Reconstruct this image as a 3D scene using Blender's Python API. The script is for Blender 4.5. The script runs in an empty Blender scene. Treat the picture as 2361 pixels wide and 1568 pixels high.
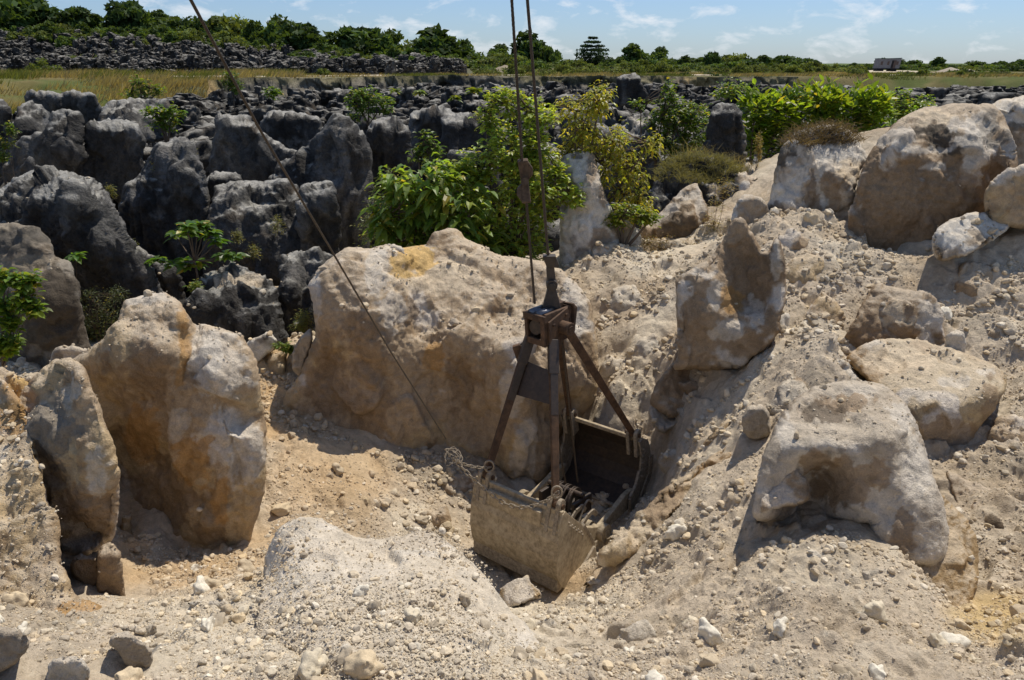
import bpy, math, random
import numpy as np
from mathutils import Vector
from mathutils.geometry import delaunay_2d_cdt

# ------------------------------------------------------------------ camera, sky, sun, exposure
random.seed(7); np.random.seed(7)
FPX = 800.0; W_, H_ = 1024, 680; HOR = 63.0; CAMZ = 8.0
PITCH = math.atan((H_/2-HOR)/FPX)
scene = bpy.context.scene
cam_data = bpy.data.cameras.new('camera'); cam = bpy.data.objects.new('camera', cam_data)
scene.collection.objects.link(cam)
cam_data.sensor_width = 36.0; cam_data.lens = 36.0*FPX/W_
cam_data.clip_start = 0.1; cam_data.clip_end = 6000
cam.location = (0, 0, CAMZ); cam.rotation_euler = (math.pi/2-PITCH, 0, 0)
scene.camera = cam
SUN_EL, SUN_AZ = math.radians(64), math.radians(42)      # azimuth: to the right of straight ahead
world = bpy.data.worlds.new('World'); scene.world = world; world.use_nodes = True
nt = world.node_tree; nt.nodes.clear()
def wn(t, **k):
    n = nt.nodes.new(t)
    for a, b in k.items(): setattr(n, a, b)
    return n
sky = wn('ShaderNodeTexSky', sky_type='NISHITA', sun_disc=False)
sky.sun_elevation = SUN_EL; sky.sun_rotation = SUN_AZ; sky.air_density = 1.0; sky.dust_density = 0.25; sky.ozone_density = 1.5
geo = wn('ShaderNodeTexCoord'); sep = wn('ShaderNodeSeparateXYZ'); nt.links.new(geo.outputs['Generated'], sep.inputs[0])
mpv_ = wn('ShaderNodeMapping'); mpv_.inputs['Scale'].default_value = (1.0, 1.0, 2.3); mpv_.inputs['Rotation'].default_value = (0, 0.2, 0)
nt.links.new(geo.outputs['Generated'], mpv_.inputs[0])
nz = wn('ShaderNodeTexNoise'); nz.inputs['Scale'].default_value = 17; nz.inputs['Detail'].default_value = 10; nz.inputs['Roughness'].default_value = 0.6
nz.inputs['Distortion'].default_value = 0.3
nt.links.new(mpv_.outputs[0], nz.inputs['Vector'])
rp = wn('ShaderNodeValToRGB'); rp.color_ramp.elements[0].position = 0.51; rp.color_ramp.elements[1].position = 0.72
rp.color_ramp.elements[1].color = (0.85, 0.85, 0.85, 1)
nt.links.new(nz.outputs['Fac'], rp.inputs[0])
mix = wn('ShaderNodeMix', data_type='RGBA'); nt.links.new(rp.outputs[0], mix.inputs['Factor'])
hz_ = wn('ShaderNodeMix', data_type='RGBA', blend_type='MULTIPLY'); hz_.inputs['Factor'].default_value = 1.0
nt.links.new(sky.outputs[0], hz_.inputs['A']); tint = wn('ShaderNodeValToRGB'); nt.links.new(sep.outputs['Z'], tint.inputs[0]); tint.color_ramp.elements[0].position = 0.0; tint.color_ramp.elements[1].position = 0.22
tint.color_ramp.elements[0].color = (0.62, 0.78, 1.15, 1); tint.color_ramp.elements[1].color = (0.84, 0.97, 1.16, 1); nt.links.new(tint.outputs[0], hz_.inputs['B'])
nt.links.new(hz_.outputs['Result'], mix.inputs['A']); mix.inputs['B'].default_value = (9.4, 9.6, 10.0, 1)
bg = wn('ShaderNodeBackground'); bg.inputs['Strength'].default_value = 0.084
out = wn('ShaderNodeOutputWorld'); nt.links.new(mix.outputs['Result'], bg.inputs[0]); nt.links.new(bg.outputs[0], out.inputs[0])
sd_ = bpy.data.lights.new('sun', 'SUN'); sun = bpy.data.objects.new('sun', sd_); scene.collection.objects.link(sun)
sd_.energy = 4.1; sd_.angle = math.radians(0.5); sd_.color = (1.0, 0.925, 0.81)
SD = Vector((math.sin(SUN_AZ)*math.cos(SUN_EL), math.cos(SUN_AZ)*math.cos(SUN_EL), math.sin(SUN_EL)))
sun.rotation_euler = SD.to_track_quat('Z', 'Y').to_euler(); sun.location = SD*50
scene.view_settings.view_transform = 'Standard'; scene.view_settings.look = 'None'
scene.view_settings.exposure = 0.2; scene.view_settings.gamma = 1.0
scene.cycles.max_bounces = 6; scene.cycles.transparent_max_bounces = 4

# ------------------------------------------------------------------ helpers
VS = 1024/2361.0
CP, SP = math.cos(PITCH), math.sin(PITCH)
def Wv(v, Y):
    """world points seen at view-plan coordinates v (N,2) at forward distance Y (N)"""
    v = np.asarray(v, float); Y = np.asarray(Y, float)
    a = (v[..., 0]*VS-W_/2)/FPX; q = (v[..., 1]*VS-H_/2)/FPX
    dy_ = CP-q*SP; dz_ = -SP-q*CP
    return np.stack([a/dy_*Y, Y+0*a, CAMZ+dz_/dy_*Y], -1)
def W1(x, y, Y): return Vector(Wv(np.array([x, y]), Y).tolist())

_L = np.random.RandomState(3).rand(64, 64, 64).astype(np.float32)
def vnoise(p):
    i = np.floor(p).astype(np.int64); f = (p-i).astype(np.float32); f = f*f*(3-2*f); i &= 63; j = (i+1) & 63
    x0, y0, z0 = i[..., 0], i[..., 1], i[..., 2]; x1, y1, z1 = j[..., 0], j[..., 1], j[..., 2]
    fx, fy, fz = f[..., 0], f[..., 1], f[..., 2]
    a = _L[x0, y0, z0]*(1-fx)+_L[x1, y0, z0]*fx; b = _L[x0, y1, z0]*(1-fx)+_L[x1, y1, z0]*fx
    c = _L[x0, y0, z1]*(1-fx)+_L[x1, y0, z1]*fx; d = _L[x0, y1, z1]*(1-fx)+_L[x1, y1, z1]*fx
    return ((a*(1-fy)+b*fy)*(1-fz)+(c*(1-fy)+d*fy)*fz)*2-1
_R = np.array([[0.36, 0.48, -0.8], [-0.8, 0.6, 0.0], [0.48, 0.64, 0.6]])
def fbm(p, freq=1.0, octs=4, gain=0.5, kind='n', lac=2.03):
    p = np.asarray(p, float)*freq+11.3; s = 0; a = 1.0; t = 0
    for o in range(octs):
        n = vnoise(p)
        if kind == 'b': n = np.abs(n)*2-0.6
        elif kind == 'r': n = 1-2*np.abs(n)
        s = s+a*n; t += a; a *= gain; p = (p@_R.T)*lac+17.1
    return s/t
_CO = [(a, b, c) for a in (-1, 0, 1) for b in (-1, 0, 1) for c in (-1, 0, 1)]
_LC = np.random.RandomState(8).rand(32, 32, 32, 6).astype(np.float32)
def facet(p, freq, sharp=9.0):
    """broken-stone facets: tilted planar cells with creases between them"""
    p = np.asarray(p, np.float32)*freq+5.1; i = np.floor(p).astype(np.int64); f = p-i; num = 0; den = 1e-9
    for o in _CO:
        j = (i+np.array(o)) & 31; c = _LC[j[:, 0], j[:, 1], j[:, 2]]
        d = f-(c[:, :3]+np.array(o, np.float32)); w = np.exp(-sharp*(d*d).sum(1))
        num = num+w*((d*(c[:, 3:]*2-1)).sum(1)+(c[:, 3]-.5)*0.5); den = den+w
    return num/den
def sstep(a, b, x):
    t = np.clip((x-a)/(b-a), 0, 1); return t*t*(3-2*t)
def hexs(r, g, b): return tuple(((c/255)/12.92 if c/255 <= 0.04045 else ((c/255+0.055)/1.055)**2.4) for c in (r, g, b))

def tag(o, label=None, cat=None, group=None, kind=None):
    if label: o['label'] = label
    if cat: o['category'] = cat
    if group: o['group'] = group
    if kind: o['kind'] = kind
    return o
def wloc(o):
    l = Vector((0, 0, 0))
    while o: l += o.location; o = o.parent
    return np.array(l)
def mesh_np(name, V, F, mat=None, parent=None, col=None, smooth=True, loc=None):
    """V (N,3) world, F (M,k) int array -> ONE mesh object, origin at loc"""
    V = np.asarray(V, np.float64); F = np.asarray(F, np.int32)
    if parent is not None: loc = wloc(parent)
    elif loc is None: loc = V.mean(0)
    loc = np.array(loc, float)
    me = bpy.data.meshes.new(name)
    k = F.shape[1]
    me.vertices.add(len(V)); me.vertices.foreach_set('co', (V-loc).astype(np.float32).ravel())
    me.loops.add(F.size); me.loops.foreach_set('vertex_index', F.ravel())
    me.polygons.add(len(F)); me.polygons.foreach_set('loop_start', np.arange(0, F.size, k, dtype=np.int32))
    me.polygons.foreach_set('loop_total', np.full(len(F), k, np.int32))
    me.polygons.foreach_set('use_smooth', np.full(len(F), smooth, bool))
    me.update(calc_edges=True)
    if col is not None:
        at_ = me.color_attributes.new('Col', 'FLOAT_COLOR', 'POINT')
        c4 = np.ones((len(V), 4), np.float32); c4[:, :3] = col
        at_.data.foreach_set('color', c4.ravel())
    if mat: me.materials.append(mat)
    o = bpy.data.objects.new(name, me); scene.collection.objects.link(o)
    o.location = loc
    if parent:
        o.parent = parent; o.location = (0, 0, 0)
    return o
def vnormals(V, F):
    n = np.zeros_like(V); a, b, c = V[F[:, 0]], V[F[:, 1]], V[F[:, 2]]
    fn = np.cross(b-a, c-a)
    for k in range(3): np.add.at(n, F[:, k], fn)
    return n/np.maximum(np.linalg.norm(n, axis=1, keepdims=True), 1e-12)
def empty(name, loc):
    o = bpy.data.objects.new(name, None); scene.collection.objects.link(o); o.location = loc; o.empty_display_size = 0.2
    return o

# ------------------------------------------------------------------ materials
def mat_attr(name, scale=12.0, var=0.35, bump=0.5, bdist=0.02, rough=0.95, fine=60.0, spec=0.1, coarse=2.0, metal=0.0, pits=0.0):
    m = bpy.data.materials.new(name); m.use_nodes = True; t = m.node_tree; N = t.nodes; L = t.links
    b = N['Principled BSDF']; b.inputs['Roughness'].default_value = rough; b.inputs['Specular IOR Level'].default_value = spec
    b.inputs['Metallic'].default_value = metal
    at_ = N.new('ShaderNodeAttribute'); at_.attribute_name = 'Col'
    tc = N.new('ShaderNodeNewGeometry')
    def noise(s, d=6, r=0.6):
        n = N.new('ShaderNodeTexNoise'); n.inputs['Scale'].default_value = s; n.inputs['Detail'].default_value = d; n.inputs['Roughness'].default_value = r
        L.new(tc.outputs['Position'], n.inputs['Vector']); return n
    n1 = noise(scale, 8, 0.68); n2 = noise(fine, 5, 0.7); n3 = noise(coarse, 5, 0.6)
    mr = N.new('ShaderNodeMapRange'); L.new(n1.outputs['Fac'], mr.inputs[0]); mr.inputs[1].default_value = 0.3; mr.inputs[2].default_value = 0.7
    mr.inputs[3].default_value = 1-var; mr.inputs[4].default_value = 1+var
    mr2 = N.new('ShaderNodeMapRange'); L.new(n2.outputs['Fac'], mr2.inputs[0]); mr2.inputs[1].default_value = 0.3; mr2.inputs[2].default_value = 0.7
    mr2.inputs[3].default_value = 1-var*0.7; mr2.inputs[4].default_value = 1+var*0.7
    mu = N.new('ShaderNodeMath'); mu.operation = 'MULTIPLY'; L.new(mr.outputs[0], mu.inputs[0]); L.new(mr2.outputs[0], mu.inputs[1])
    vm = N.new('ShaderNodeVectorMath'); vm.operation = 'SCALE'; L.new(at_.outputs['Color'], vm.inputs[0]); L.new(mu.outputs[0], vm.inputs['Scale'])
    L.new(vm.outputs[0], b.inputs['Base Color'])
    ad1 = N.new('ShaderNodeMath'); ad1.operation = 'MULTIPLY_ADD'; L.new(n2.outputs['Fac'], ad1.inputs[0]); ad1.inputs[1].default_value = 0.35; L.new(n1.outputs['Fac'], ad1.inputs[2])
    ad2 = N.new('ShaderNodeMath'); ad2.operation = 'MULTIPLY_ADD'; L.new(n3.outputs['Fac'], ad2.inputs[0]); ad2.inputs[1].default_value = 1.5; L.new(ad1.outputs[0], ad2.inputs[2])
    last = ad2
    if pits:
        vo = N.new('ShaderNodeTexVoronoi'); vo.inputs['Scale'].default_value = pits; L.new(tc.outputs['Position'], vo.inputs['Vector'])
        a3 = N.new('ShaderNodeMath'); a3.operation = 'MULTIPLY_ADD'; L.new(vo.outputs['Distance'], a3.inputs[0]); a3.inputs[1].default_value = -0.6; L.new(last.outputs[0], a3.inputs[2]); last = a3
    bp = N.new('ShaderNodeBump'); bp.inputs['Strength'].default_value = bump; bp.inputs['Distance'].default_value = bdist
    L.new(last.outputs[0], bp.inputs['Height']); L.new(bp.outputs[0], b.inputs['Normal'])
    return m
def mat_leaf(name, trans=0.45, rough=0.4, spec=0.4):
    m = bpy.data.materials.new(name); m.use_nodes = True; t = m.node_tree; N = t.nodes; L = t.links
    b = N['Principled BSDF']; b.inputs['Roughness'].default_value = rough; b.inputs['Specular IOR Level'].default_value = spec
    at_ = N.new('ShaderNodeAttribute'); at_.attribute_name = 'Col'; L.new(at_.outputs['Color'], b.inputs['Base Color'])
    tr = N.new('ShaderNodeBsdfTranslucent'); vm = N.new('ShaderNodeMix'); vm.data_type = 'RGBA'; vm.blend_type = 'MULTIPLY'; vm.inputs['Factor'].default_value = 1
    L.new(at_.outputs['Color'], vm.inputs['A']); vm.inputs['B'].default_value = (1.9, 1.7, 0.55, 1); L.new(vm.outputs['Result'], tr.inputs[0])
    ms = N.new('ShaderNodeMixShader'); ms.inputs[0].default_value = trans
    L.new(b.outputs[0], ms.inputs[1]); L.new(tr.outputs[0], ms.inputs[2]); L.new(ms.outputs[0], N['Material Output'].inputs[0])
    return m
def mat_plain(name, col, rough=0.8, metal=0.0, var=0.25, scale=8.0, col2=None, bump=0.3, bdist=0.004, spec=0.3):
    m = bpy.data.materials.new(name); m.use_nodes = True; t = m.node_tree; N = t.nodes; L = t.links
    b = N['Principled BSDF']; b.inputs['Roughness'].default_value = rough; b.inputs['Metallic'].default_value = metal; b.inputs['Specular IOR Level'].default_value = spec
    tc = N.new('ShaderNodeNewGeometry'); n = N.new('ShaderNodeTexNoise'); n.inputs['Scale'].default_value = scale; n.inputs['Detail'].default_value = 9; n.inputs['Roughness'].default_value = 0.7
    L.new(tc.outputs['Position'], n.inputs['Vector'])
    r = N.new('ShaderNodeValToRGB'); c2 = col2 or tuple(c*(1+var*1.5) for c in col)
    r.color_ramp.elements[0].position = 0.38; r.color_ramp.elements[1].position = 0.64
    r.color_ramp.elements[0].color = (*[c*(1-var*0.5) for c in col], 1); r.color_ramp.elements[1].color = (*c2, 1)
    L.new(n.outputs['Fac'], r.inputs[0]); L.new(r.outputs[0], b.inputs['Base Color'])
    n2 = N.new('ShaderNodeTexNoise'); n2.inputs['Scale'].default_value = scale*6; n2.inputs['Detail'].default_value = 5; L.new(tc.outputs['Position'], n2.inputs['Vector'])
    bp = N.new('ShaderNodeBump'); bp.inputs['Strength'].default_value = bump; bp.inputs['Distance'].default_value = bdist
    L.new(n2.outputs['Fac'], bp.inputs['Height']); L.new(bp.outputs[0], b.inputs['Normal'])
    return m
M_GROUND = mat_attr('loose_phosphate_soil', scale=9, var=0.22, bump=1.0, bdist=0.05, fine=70, coarse=2.5)
M_ROCK = mat_attr('pale_limestone', scale=7, var=0.26, bump=1.0, bdist=0.06, fine=55, coarse=2.2)
M_DARK = mat_attr('weathered_dark_limestone', scale=3.5, var=0.5, bump=1.0, bdist=0.13, fine=16, coarse=1.0, pits=0, spec=0.25, rough=0.8)
M_FAR = mat_attr('far_limestone', scale=1.2, var=0.45, bump=0.9, bdist=0.3, fine=5, coarse=0.4)
M_STONE = mat_attr('loose_stone', scale=25, var=0.18, bump=0.7, bdist=0.01, fine=120, coarse=6)
M_LEAF = mat_leaf('leaf_green', .5); M_FARLEAF = mat_leaf('distant_foliage', 0.3, 0.7, 0.2)
M_GRASS = mat_leaf('dry_grass_blades', 0.3, 0.9, 0.1)
M_BARK = mat_plain('bark', hexs(95, 82, 68), 0.95, scale=6)
# ------------------------------------------------------------------ terrain
GP = [(0,1568,4.6),(600,1568,4.4),(1250,1568,4.7),(1800,1568,4.6),(2361,1568,4.9),(100,1480,5.2),(700,1470,5.3),(1300,1480,5.7),(1900,1450,5.7),(2361,1480,5.6),
(450,1400,6.35),(600,1345,7.0),(540,1370,6.8),(850,1400,6.3),(850,1330,7.0),(1000,1330,7.1),(330,1440,6.2),(1100,1440,6.1),(-100,1400,6.1),(-300,1400,6.2),
(450,1320,8.0),(560,1290,8.7),(310,1310,8.2),(380,1260,8.9),(330,1390,7.1),(200,1380,7.0),
(700,1100,10.9),(640,1000,12.0),(640,900,13.3),(640,810,14.6),(850,1180,10.6),(950,1210,10.8),(1040,1240,10.9),(600,1240,9.6),(780,1130,10.9),(1000,1300,10.2),
(1230,1370,9.8),(1120,1360,9.9),(1400,1280,10.4),(1500,1130,11.9),(1300,1240,11.2),(1180,1250,11.2),(1200,1430,7.9),(1300,1400,8.0),(1180,1400,9.0),
(1400,900,13.8),(1400,780,15.2),(1400,690,16.1),(1400,600,17.5),(1550,600,17.6),(1520,960,13.2),(1600,940,12.3),(1700,870,12.6),(1560,850,13.4),
(1500,1250,9.3),(1600,1130,9.7),(1700,1020,10.4),(1450,1400,7.9),(1350,1500,6.1),(1700,1300,7.5),(1900,1250,7.6),(1550,1330,8.1),(2100,1370,6.7),(2300,1450,6.6),(2290,1330,8.0),(2361,1400,7.0),
(2361,1100,9.7),(2300,1180,9.0),(2361,900,11.5),(2361,700,14),(2361,500,16.2),(2600,450,17),(2200,600,15.2),(2000,590,15.6),(1850,487,16.6),(1950,650,14.6),(1850,700,13.9),(1830,800,12.6),(1750,830,12.2),
(1880,812,11.4),(1800,900,10.9),(1930,850,11.2),(1970,950,10.5),(1760,960,10.5),(2150,1080,10.0),(2250,1060,10.1),(2050,1180,8.9),(2200,750,13.4),(2000,830,12.6),(2100,800,13.1),(2100,850,12.6),(2200,900,12.3),(2260,850,12.9),(2060,920,11.6),(2150,950,11.5),(2200,980,11.2),(2080,740,13.8),(2080,620,15.2),(1950,540,16.3),(1760,560,15.8),
(1600,560,19),(1700,480,21),(1720,400,24),(1750,370,26),(1550,520,20.5),(1450,575,18.6),(1900,330,27),(2200,280,25),(2100,560,17.5),(2361,400,19),
(590,790,16.2),(520,800,16.0),(250,800,15.5),(0,850,12.5),(150,860,12.5),(-200,850,12.5),(-200,1100,9.5),
(700,640,22),(900,590,22),(1100,600,20.5),(1230,600,20),(300,760,19),(500,770,18),(100,760,18)]
_g = np.array(GP, float); _gw = Wv(_g[:, :2], _g[:, 2])
def _feat(x, y): return np.stack([x/y*2.2, np.log(y)*2.0], -1)
# analytic beyond the near ground: quarry floor, bank or cut cliff, plateau, hill on the left
_U = np.array([-1.2, -.65, -.45, -.3, -.12, .0, .2, .33, .5, .7, 1.2])
_YB = np.array([60, 68, 88, 112, 128, 132, 132, 128, 122, 118, 110.]); _YT = np.array([105, 114, 120, 119, 132, 135, 135, 132, 130, 126, 120.])
_FL = np.array([-6.6, -6.6, -6.8, -7, -7, -7, -6.6, -6, -5.5, -4.8, -4.6]); _HL = np.array([13, 11, 9, 5.2, 2.6, 1.8, .9, .5, .2, 0, 0.])
def far_z(x, y):
    x = np.asarray(x, float).ravel(); y = np.asarray(y, float).ravel()
    u = x/y; yb = np.interp(u, _U, _YB); yt = np.interp(u, _U, _YT); fl = np.interp(u, _U, _FL); hl = np.interp(u, _U, _HL)
    P = np.stack([x, y, 0*x], -1)
    w = fbm(P, 0.06, 3)*5
    t = sstep(yb+w, yt+w, y)
    z = fl+(-1.95-fl)*t + hl*sstep(150, 235, y+w) + fbm(P, 0.12, 4)*0.55*(1-t*0.75) + t*fbm(P, 0.03, 3)*np.clip((y-190)/200, 0, 1)*1.3
    z = z+t*fbm(P, 0.6, 3)*0.08+(4*t*(1-t))*(facet(P, .22, 9)*1.6+fbm(P*np.array([1, .3, 1]), .5, 3)*.5)
    return z+CAMZ
_far = [(u*Y, Y) for Y in (27, 33, 40) for u in (-.9, -.6, -.35, -.1, .12)]+[(u*Y, Y) for Y in (34, 42) for u in (.3, .5, .8)]
_fx = np.array([a for a, b in _far]); _fy = np.array([b for a, b in _far])
# hollow dug under the grab (x, y, z below the camera)
_XG = np.array([(0.2,10.2,-7.45),(.83,11.5,-7.5),(.1,10.9,-7.4),(.7,9.7,-7.4),(1.2,12.9,-7.35),(2.0,12.2,-7.3),(1.6,12.6,-7.35),(1.4,11.0,-7.4),(1.5,13.4,-7.15),(2.3,12.7,-7.1),(.4,12.2,-7.35),(2.7,13.4,-6.4),(1.6,14.2,-6.4)])
_px = np.concatenate([_gw[:, 0], _fx, _XG[:, 0]]); _py = np.concatenate([_gw[:, 1], _fy, _XG[:, 1]]); _pz = np.concatenate([_gw[:, 2], far_z(_fx, _fy), _XG[:, 2]+CAMZ])
_pf = _feat(_px, _py); C2 = 0.04**2
_K = -np.sqrt(((_pf[:, None]-_pf[None])**2).sum(-1)+C2); n_ = len(_pf)
_A = np.zeros((n_+3, n_+3)); _A[:n_, :n_] = _K+np.eye(n_)*0.003; _A[:n_, n_] = 1; _A[:n_, n_+1:] = _pf; _A[n_, :n_] = 1; _A[n_+1:, :n_] = _pf.T
_w = np.linalg.solve(_A, np.concatenate([_pz, [0, 0, 0]]))
def near_z(x, y):
    f = _feat(x, y); s = _w[n_]+f@_w[n_+1:]
    for k in range(n_): s = s-_w[k]*np.sqrt((f[..., 0]-_pf[k, 0])**2+(f[..., 1]-_pf[k, 1])**2+C2)
    return s
def ground_z(x, y, detail=True):
    x = np.asarray(x, float); y = np.asarray(y, float); sh = x.shape; x = x.ravel(); y = y.ravel()
    z = far_z(x, y); m = y < 36
    if m.any():
        xn, yn = x[m], y[m]; zn = near_z(xn, yn)
        P = np.stack([xn, yn, zn*0.6], -1)
        zn = zn+fbm(P, 0.7, 3)*0.16
        if detail:
            rough = 0.45+0.55*sstep(-0.25, 0.35, fbm(P, 0.55, 2))
            zn = zn+rough*(fbm(P, 2.2, 3, 0.55, 'b')*0.085+fbm(P, 8.0, 3, 0.6, 'b')*0.022+np.where(yn < 13, fbm(P, 30.0, 2, 0.6, 'b')*0.008, 0))
            zn = zn+np.where(yn < 21, (0.25+.75*sstep(-.2, .5, xn/yn))*facet(np.stack([xn, yn, zn], -1), 1.05, 24)*0.26+rough*facet(np.stack([xn, yn, zn], -1), 2.6, 14)*0.10, 0)+0.03*rough*facet(np.stack([xn, yn, zn], -1), 5.5, 22)+0.018*rough*facet(np.stack([xn, yn, zn], -1), 8.0, 9)
            # rills running down the slopes
            zn = zn-0.05*sstep(0.55, 0.95, fbm(np.stack([xn+yn*0.25, yn*0.35, zn], -1), 1.6, 3, 0.5, 'r'))
        b = sstep(25, 35, yn); z[m] = zn*(1-b)+z[m]*b
    return z.reshape(sh)
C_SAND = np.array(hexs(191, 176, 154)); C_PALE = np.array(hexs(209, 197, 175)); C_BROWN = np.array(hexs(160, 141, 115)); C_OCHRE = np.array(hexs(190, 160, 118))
C_WHITE = np.array(hexs(232, 228, 220)); C_GREY = np.array(hexs(158, 146, 127)); C_YEL = np.array(hexs(204, 172, 104)); C_DK = np.array(hexs(78, 80, 84)); C_DRY = np.array(hexs(100, 94, 58)); C_GRN = np.array(hexs(76, 88, 44))
def lerp(a, b, t): return a+(b-a)*t[..., None]
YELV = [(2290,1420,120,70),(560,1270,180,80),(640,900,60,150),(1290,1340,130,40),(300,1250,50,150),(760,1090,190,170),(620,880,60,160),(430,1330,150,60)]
def ground_col(x, y, z):
    P = np.stack([x, y, z], -1)
    c = np.broadcast_to(C_SAND, x.shape+(3,)).copy()
    c = lerp(c, C_PALE, 0.8*sstep(-0.1, 0.5, fbm(P, 0.9, 4))); c = lerp(c, C_BROWN, 0.7*sstep(0.0, 0.5, fbm(P+40, 0.6, 5)))
    c = lerp(c, C_GREY, 0.6*sstep(0.05, 0.45, fbm(P+90, 1.3, 4)))
    c = lerp(c, C_PALE, 0.6*sstep(0.35, 0.6, fbm(P, 14, 3)))
    dyv = y*CP-(z-CAMZ)*SP; vx = (x/dyv*FPX+512)/VS; vy = (-((z-CAMZ)*CP+y*SP)/dyv*FPX+340)/VS
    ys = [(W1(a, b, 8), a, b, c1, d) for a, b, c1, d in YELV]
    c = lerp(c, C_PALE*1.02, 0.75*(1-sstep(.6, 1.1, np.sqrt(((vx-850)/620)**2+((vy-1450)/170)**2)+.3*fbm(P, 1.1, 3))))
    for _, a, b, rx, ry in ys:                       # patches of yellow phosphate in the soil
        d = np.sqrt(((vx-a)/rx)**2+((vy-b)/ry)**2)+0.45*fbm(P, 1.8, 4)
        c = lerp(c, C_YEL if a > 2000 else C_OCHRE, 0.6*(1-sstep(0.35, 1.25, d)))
    # dug quarry floor and plateau
    f = sstep(19, 30, y); n = fbm(P, 0.35, 5)
    fc = lerp(np.broadcast_to(np.array(hexs(84, 82, 74)), c.shape), np.array(hexs(120, 112, 84)), sstep(-0.1, 0.4, n))
    fc = lerp(fc, C_GRN, 0.8*sstep(0.0, 0.5, fbm(P+30, 0.2, 4)))
    u = x/y; right = sstep(0.2, 0.35, u)*(1-sstep(26, 40, y)); f = f*(1-right*0.9)
    c = lerp(c, fc, f)
    yb = np.interp(u, _U, _YB); yt = np.interp(u, _U, _YT)
    pl = sstep(yb-3, yb+6, y)
    pc = lerp(np.broadcast_to(C_DRY, c.shape), np.array(hexs(122, 110, 76)), sstep(-0.3, 0.4, fbm(P, 0.25, 4)))
    pc = lerp(pc, C_GRN, 0.85*sstep(-0.15, 0.2, fbm(P+70, 0.12, 4)))
    cliff = sstep(-.42, -.2, u+.15*fbm(P, .1, 3))*(1-sstep(.18, .3, u))*(1-sstep(yt-1, yt+3, y))
    pc = lerp(pc, np.array(hexs(132, 124, 108)), cliff*0.8)
    pc = lerp(pc, np.array(hexs(196, 164, 110)), cliff*sstep(0.38, 0.5, fbm(P+5, 0.09, 3))*0.7)
    c = lerp(c, pc, pl)
    hill = sstep(150, 170, y)*(1-sstep(-.1, .1, u)); c = lerp(c, np.array(hexs(96, 96, 84)), hill*0.8)
    c = lerp(c, np.array(hexs(84, 98, 56)), sstep(185, 225, y)*0.9)
    return c
nu, uu = 900, None
uu = np.concatenate([np.linspace(-1.6, -.78, 30)[:-1], np.linspace(-.78, .78, nu), np.linspace(.78, 1.6, 30)[1:]])
yy = np.concatenate([np.linspace(1.2, 3.6, 25)[:-1], np.exp(np.linspace(math.log(3.6), math.log(21), 760))[:-1], np.exp(np.linspace(math.log(21), math.log(260), 330))[:-1], np.exp(np.linspace(math.log(260), math.log(3500), 50))])
GY, GU = np.meshgrid(yy, uu, indexing='ij'); GX = GU*GY; GZ = ground_z(GX, GY)
GZ = GZ-np.clip((GY-300)/3000, 0, 1)*0.5
r_, c_ = GX.shape; idx = np.arange(r_*c_).reshape(r_, c_)
Fg = np.stack([idx[:-1, :-1], idx[:-1, 1:], idx[1:, 1:], idx[1:, :-1]], -1).reshape(-1, 4)
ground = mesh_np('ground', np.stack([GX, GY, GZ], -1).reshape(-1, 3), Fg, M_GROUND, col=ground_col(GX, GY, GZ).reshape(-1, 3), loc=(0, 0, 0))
tag(ground, kind='structure')
# ------------------------------------------------------------------ rocks
def poly_rough(pts, step, amp, seed):
    p = np.array(pts, float); q = []
    n = len(p)
    for i in range(n):                     # Catmull-Rom through the outline
        p0, p1, p2, p3 = p[i-1], p[i], p[(i+1) % n], p[(i+2) % n]
        m = max(1, int(np.linalg.norm(p2-p1)/step))
        for k in range(m):
            t = k/m
            cr = 0.5*((2*p1)+(-p0+p2)*t+(2*p0-5*p1+4*p2-p3)*t*t+(-p0+3*p1-3*p2+p3)*t**3)
            q.append(0.35*(p1+(p2-p1)*t)+0.65*cr)
    q = np.array(q); s = np.stack([q[:, 0], q[:, 1], q[:, 0]*0+seed*31.7], -1)
    off = np.stack([fbm(s, 0.035, 4), fbm(s+55, 0.035, 4)], -1)+.45*np.stack([facet(s, .09, 30), facet(s+31, .09, 30)], -1)
    return q+off*amp
def inside(pts, P):
    x, y = pts[:, 0], pts[:, 1]; r = np.zeros(len(pts), bool); n = len(P); j = n-1
    for i in range(n):
        xi, yi = P[i]; xj, yj = P[j]
        if yi != yj:
            c = ((yi > y) != (yj > y)) & (x < (xj-xi)*(y-yi)/(yj-yi)+xi); r ^= c
        j = i
    return r
def segdist(pts, P):
    a = P; b = np.roll(P, -1, 0); ab = b-a; L2 = (ab**2).sum(1)+1e-9; best = np.full(len(pts), 1e9)
    for s in range(0, len(pts), 2000):
        q = pts[s:s+2000, None]-a[None]; t = np.clip((q*ab[None]).sum(-1)/L2, 0, 1)
        d = np.sqrt(((q-t[..., None]*ab[None])**2).sum(-1)); best[s:s+2000] = d.min(1)
    return best
def rbf2(ctrl, pts, c=18.0):
    ctrl = np.array(ctrl, float); P = ctrl[:, :2]; v = ctrl[:, 2]; m = v.mean()
    K = -np.sqrt(((P[:, None]-P[None])**2).sum(-1)+c*c)/100; n = len(P)
    A = np.zeros((n+1, n+1)); A[:n, :n] = K; A[:n, n] = 1; A[n, :n] = 1
    w = np.linalg.solve(A+np.diag([1e-6]*n+[0]), np.concatenate([v, [0]]))
    r = np.full(len(pts), w[n])
    for k in range(n): r = r-w[k]*np.sqrt(((pts-P[k])**2).sum(-1)+c*c)/100
    return r
ROCKTOPS = []; OCC = []; TOPOF = {}
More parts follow.
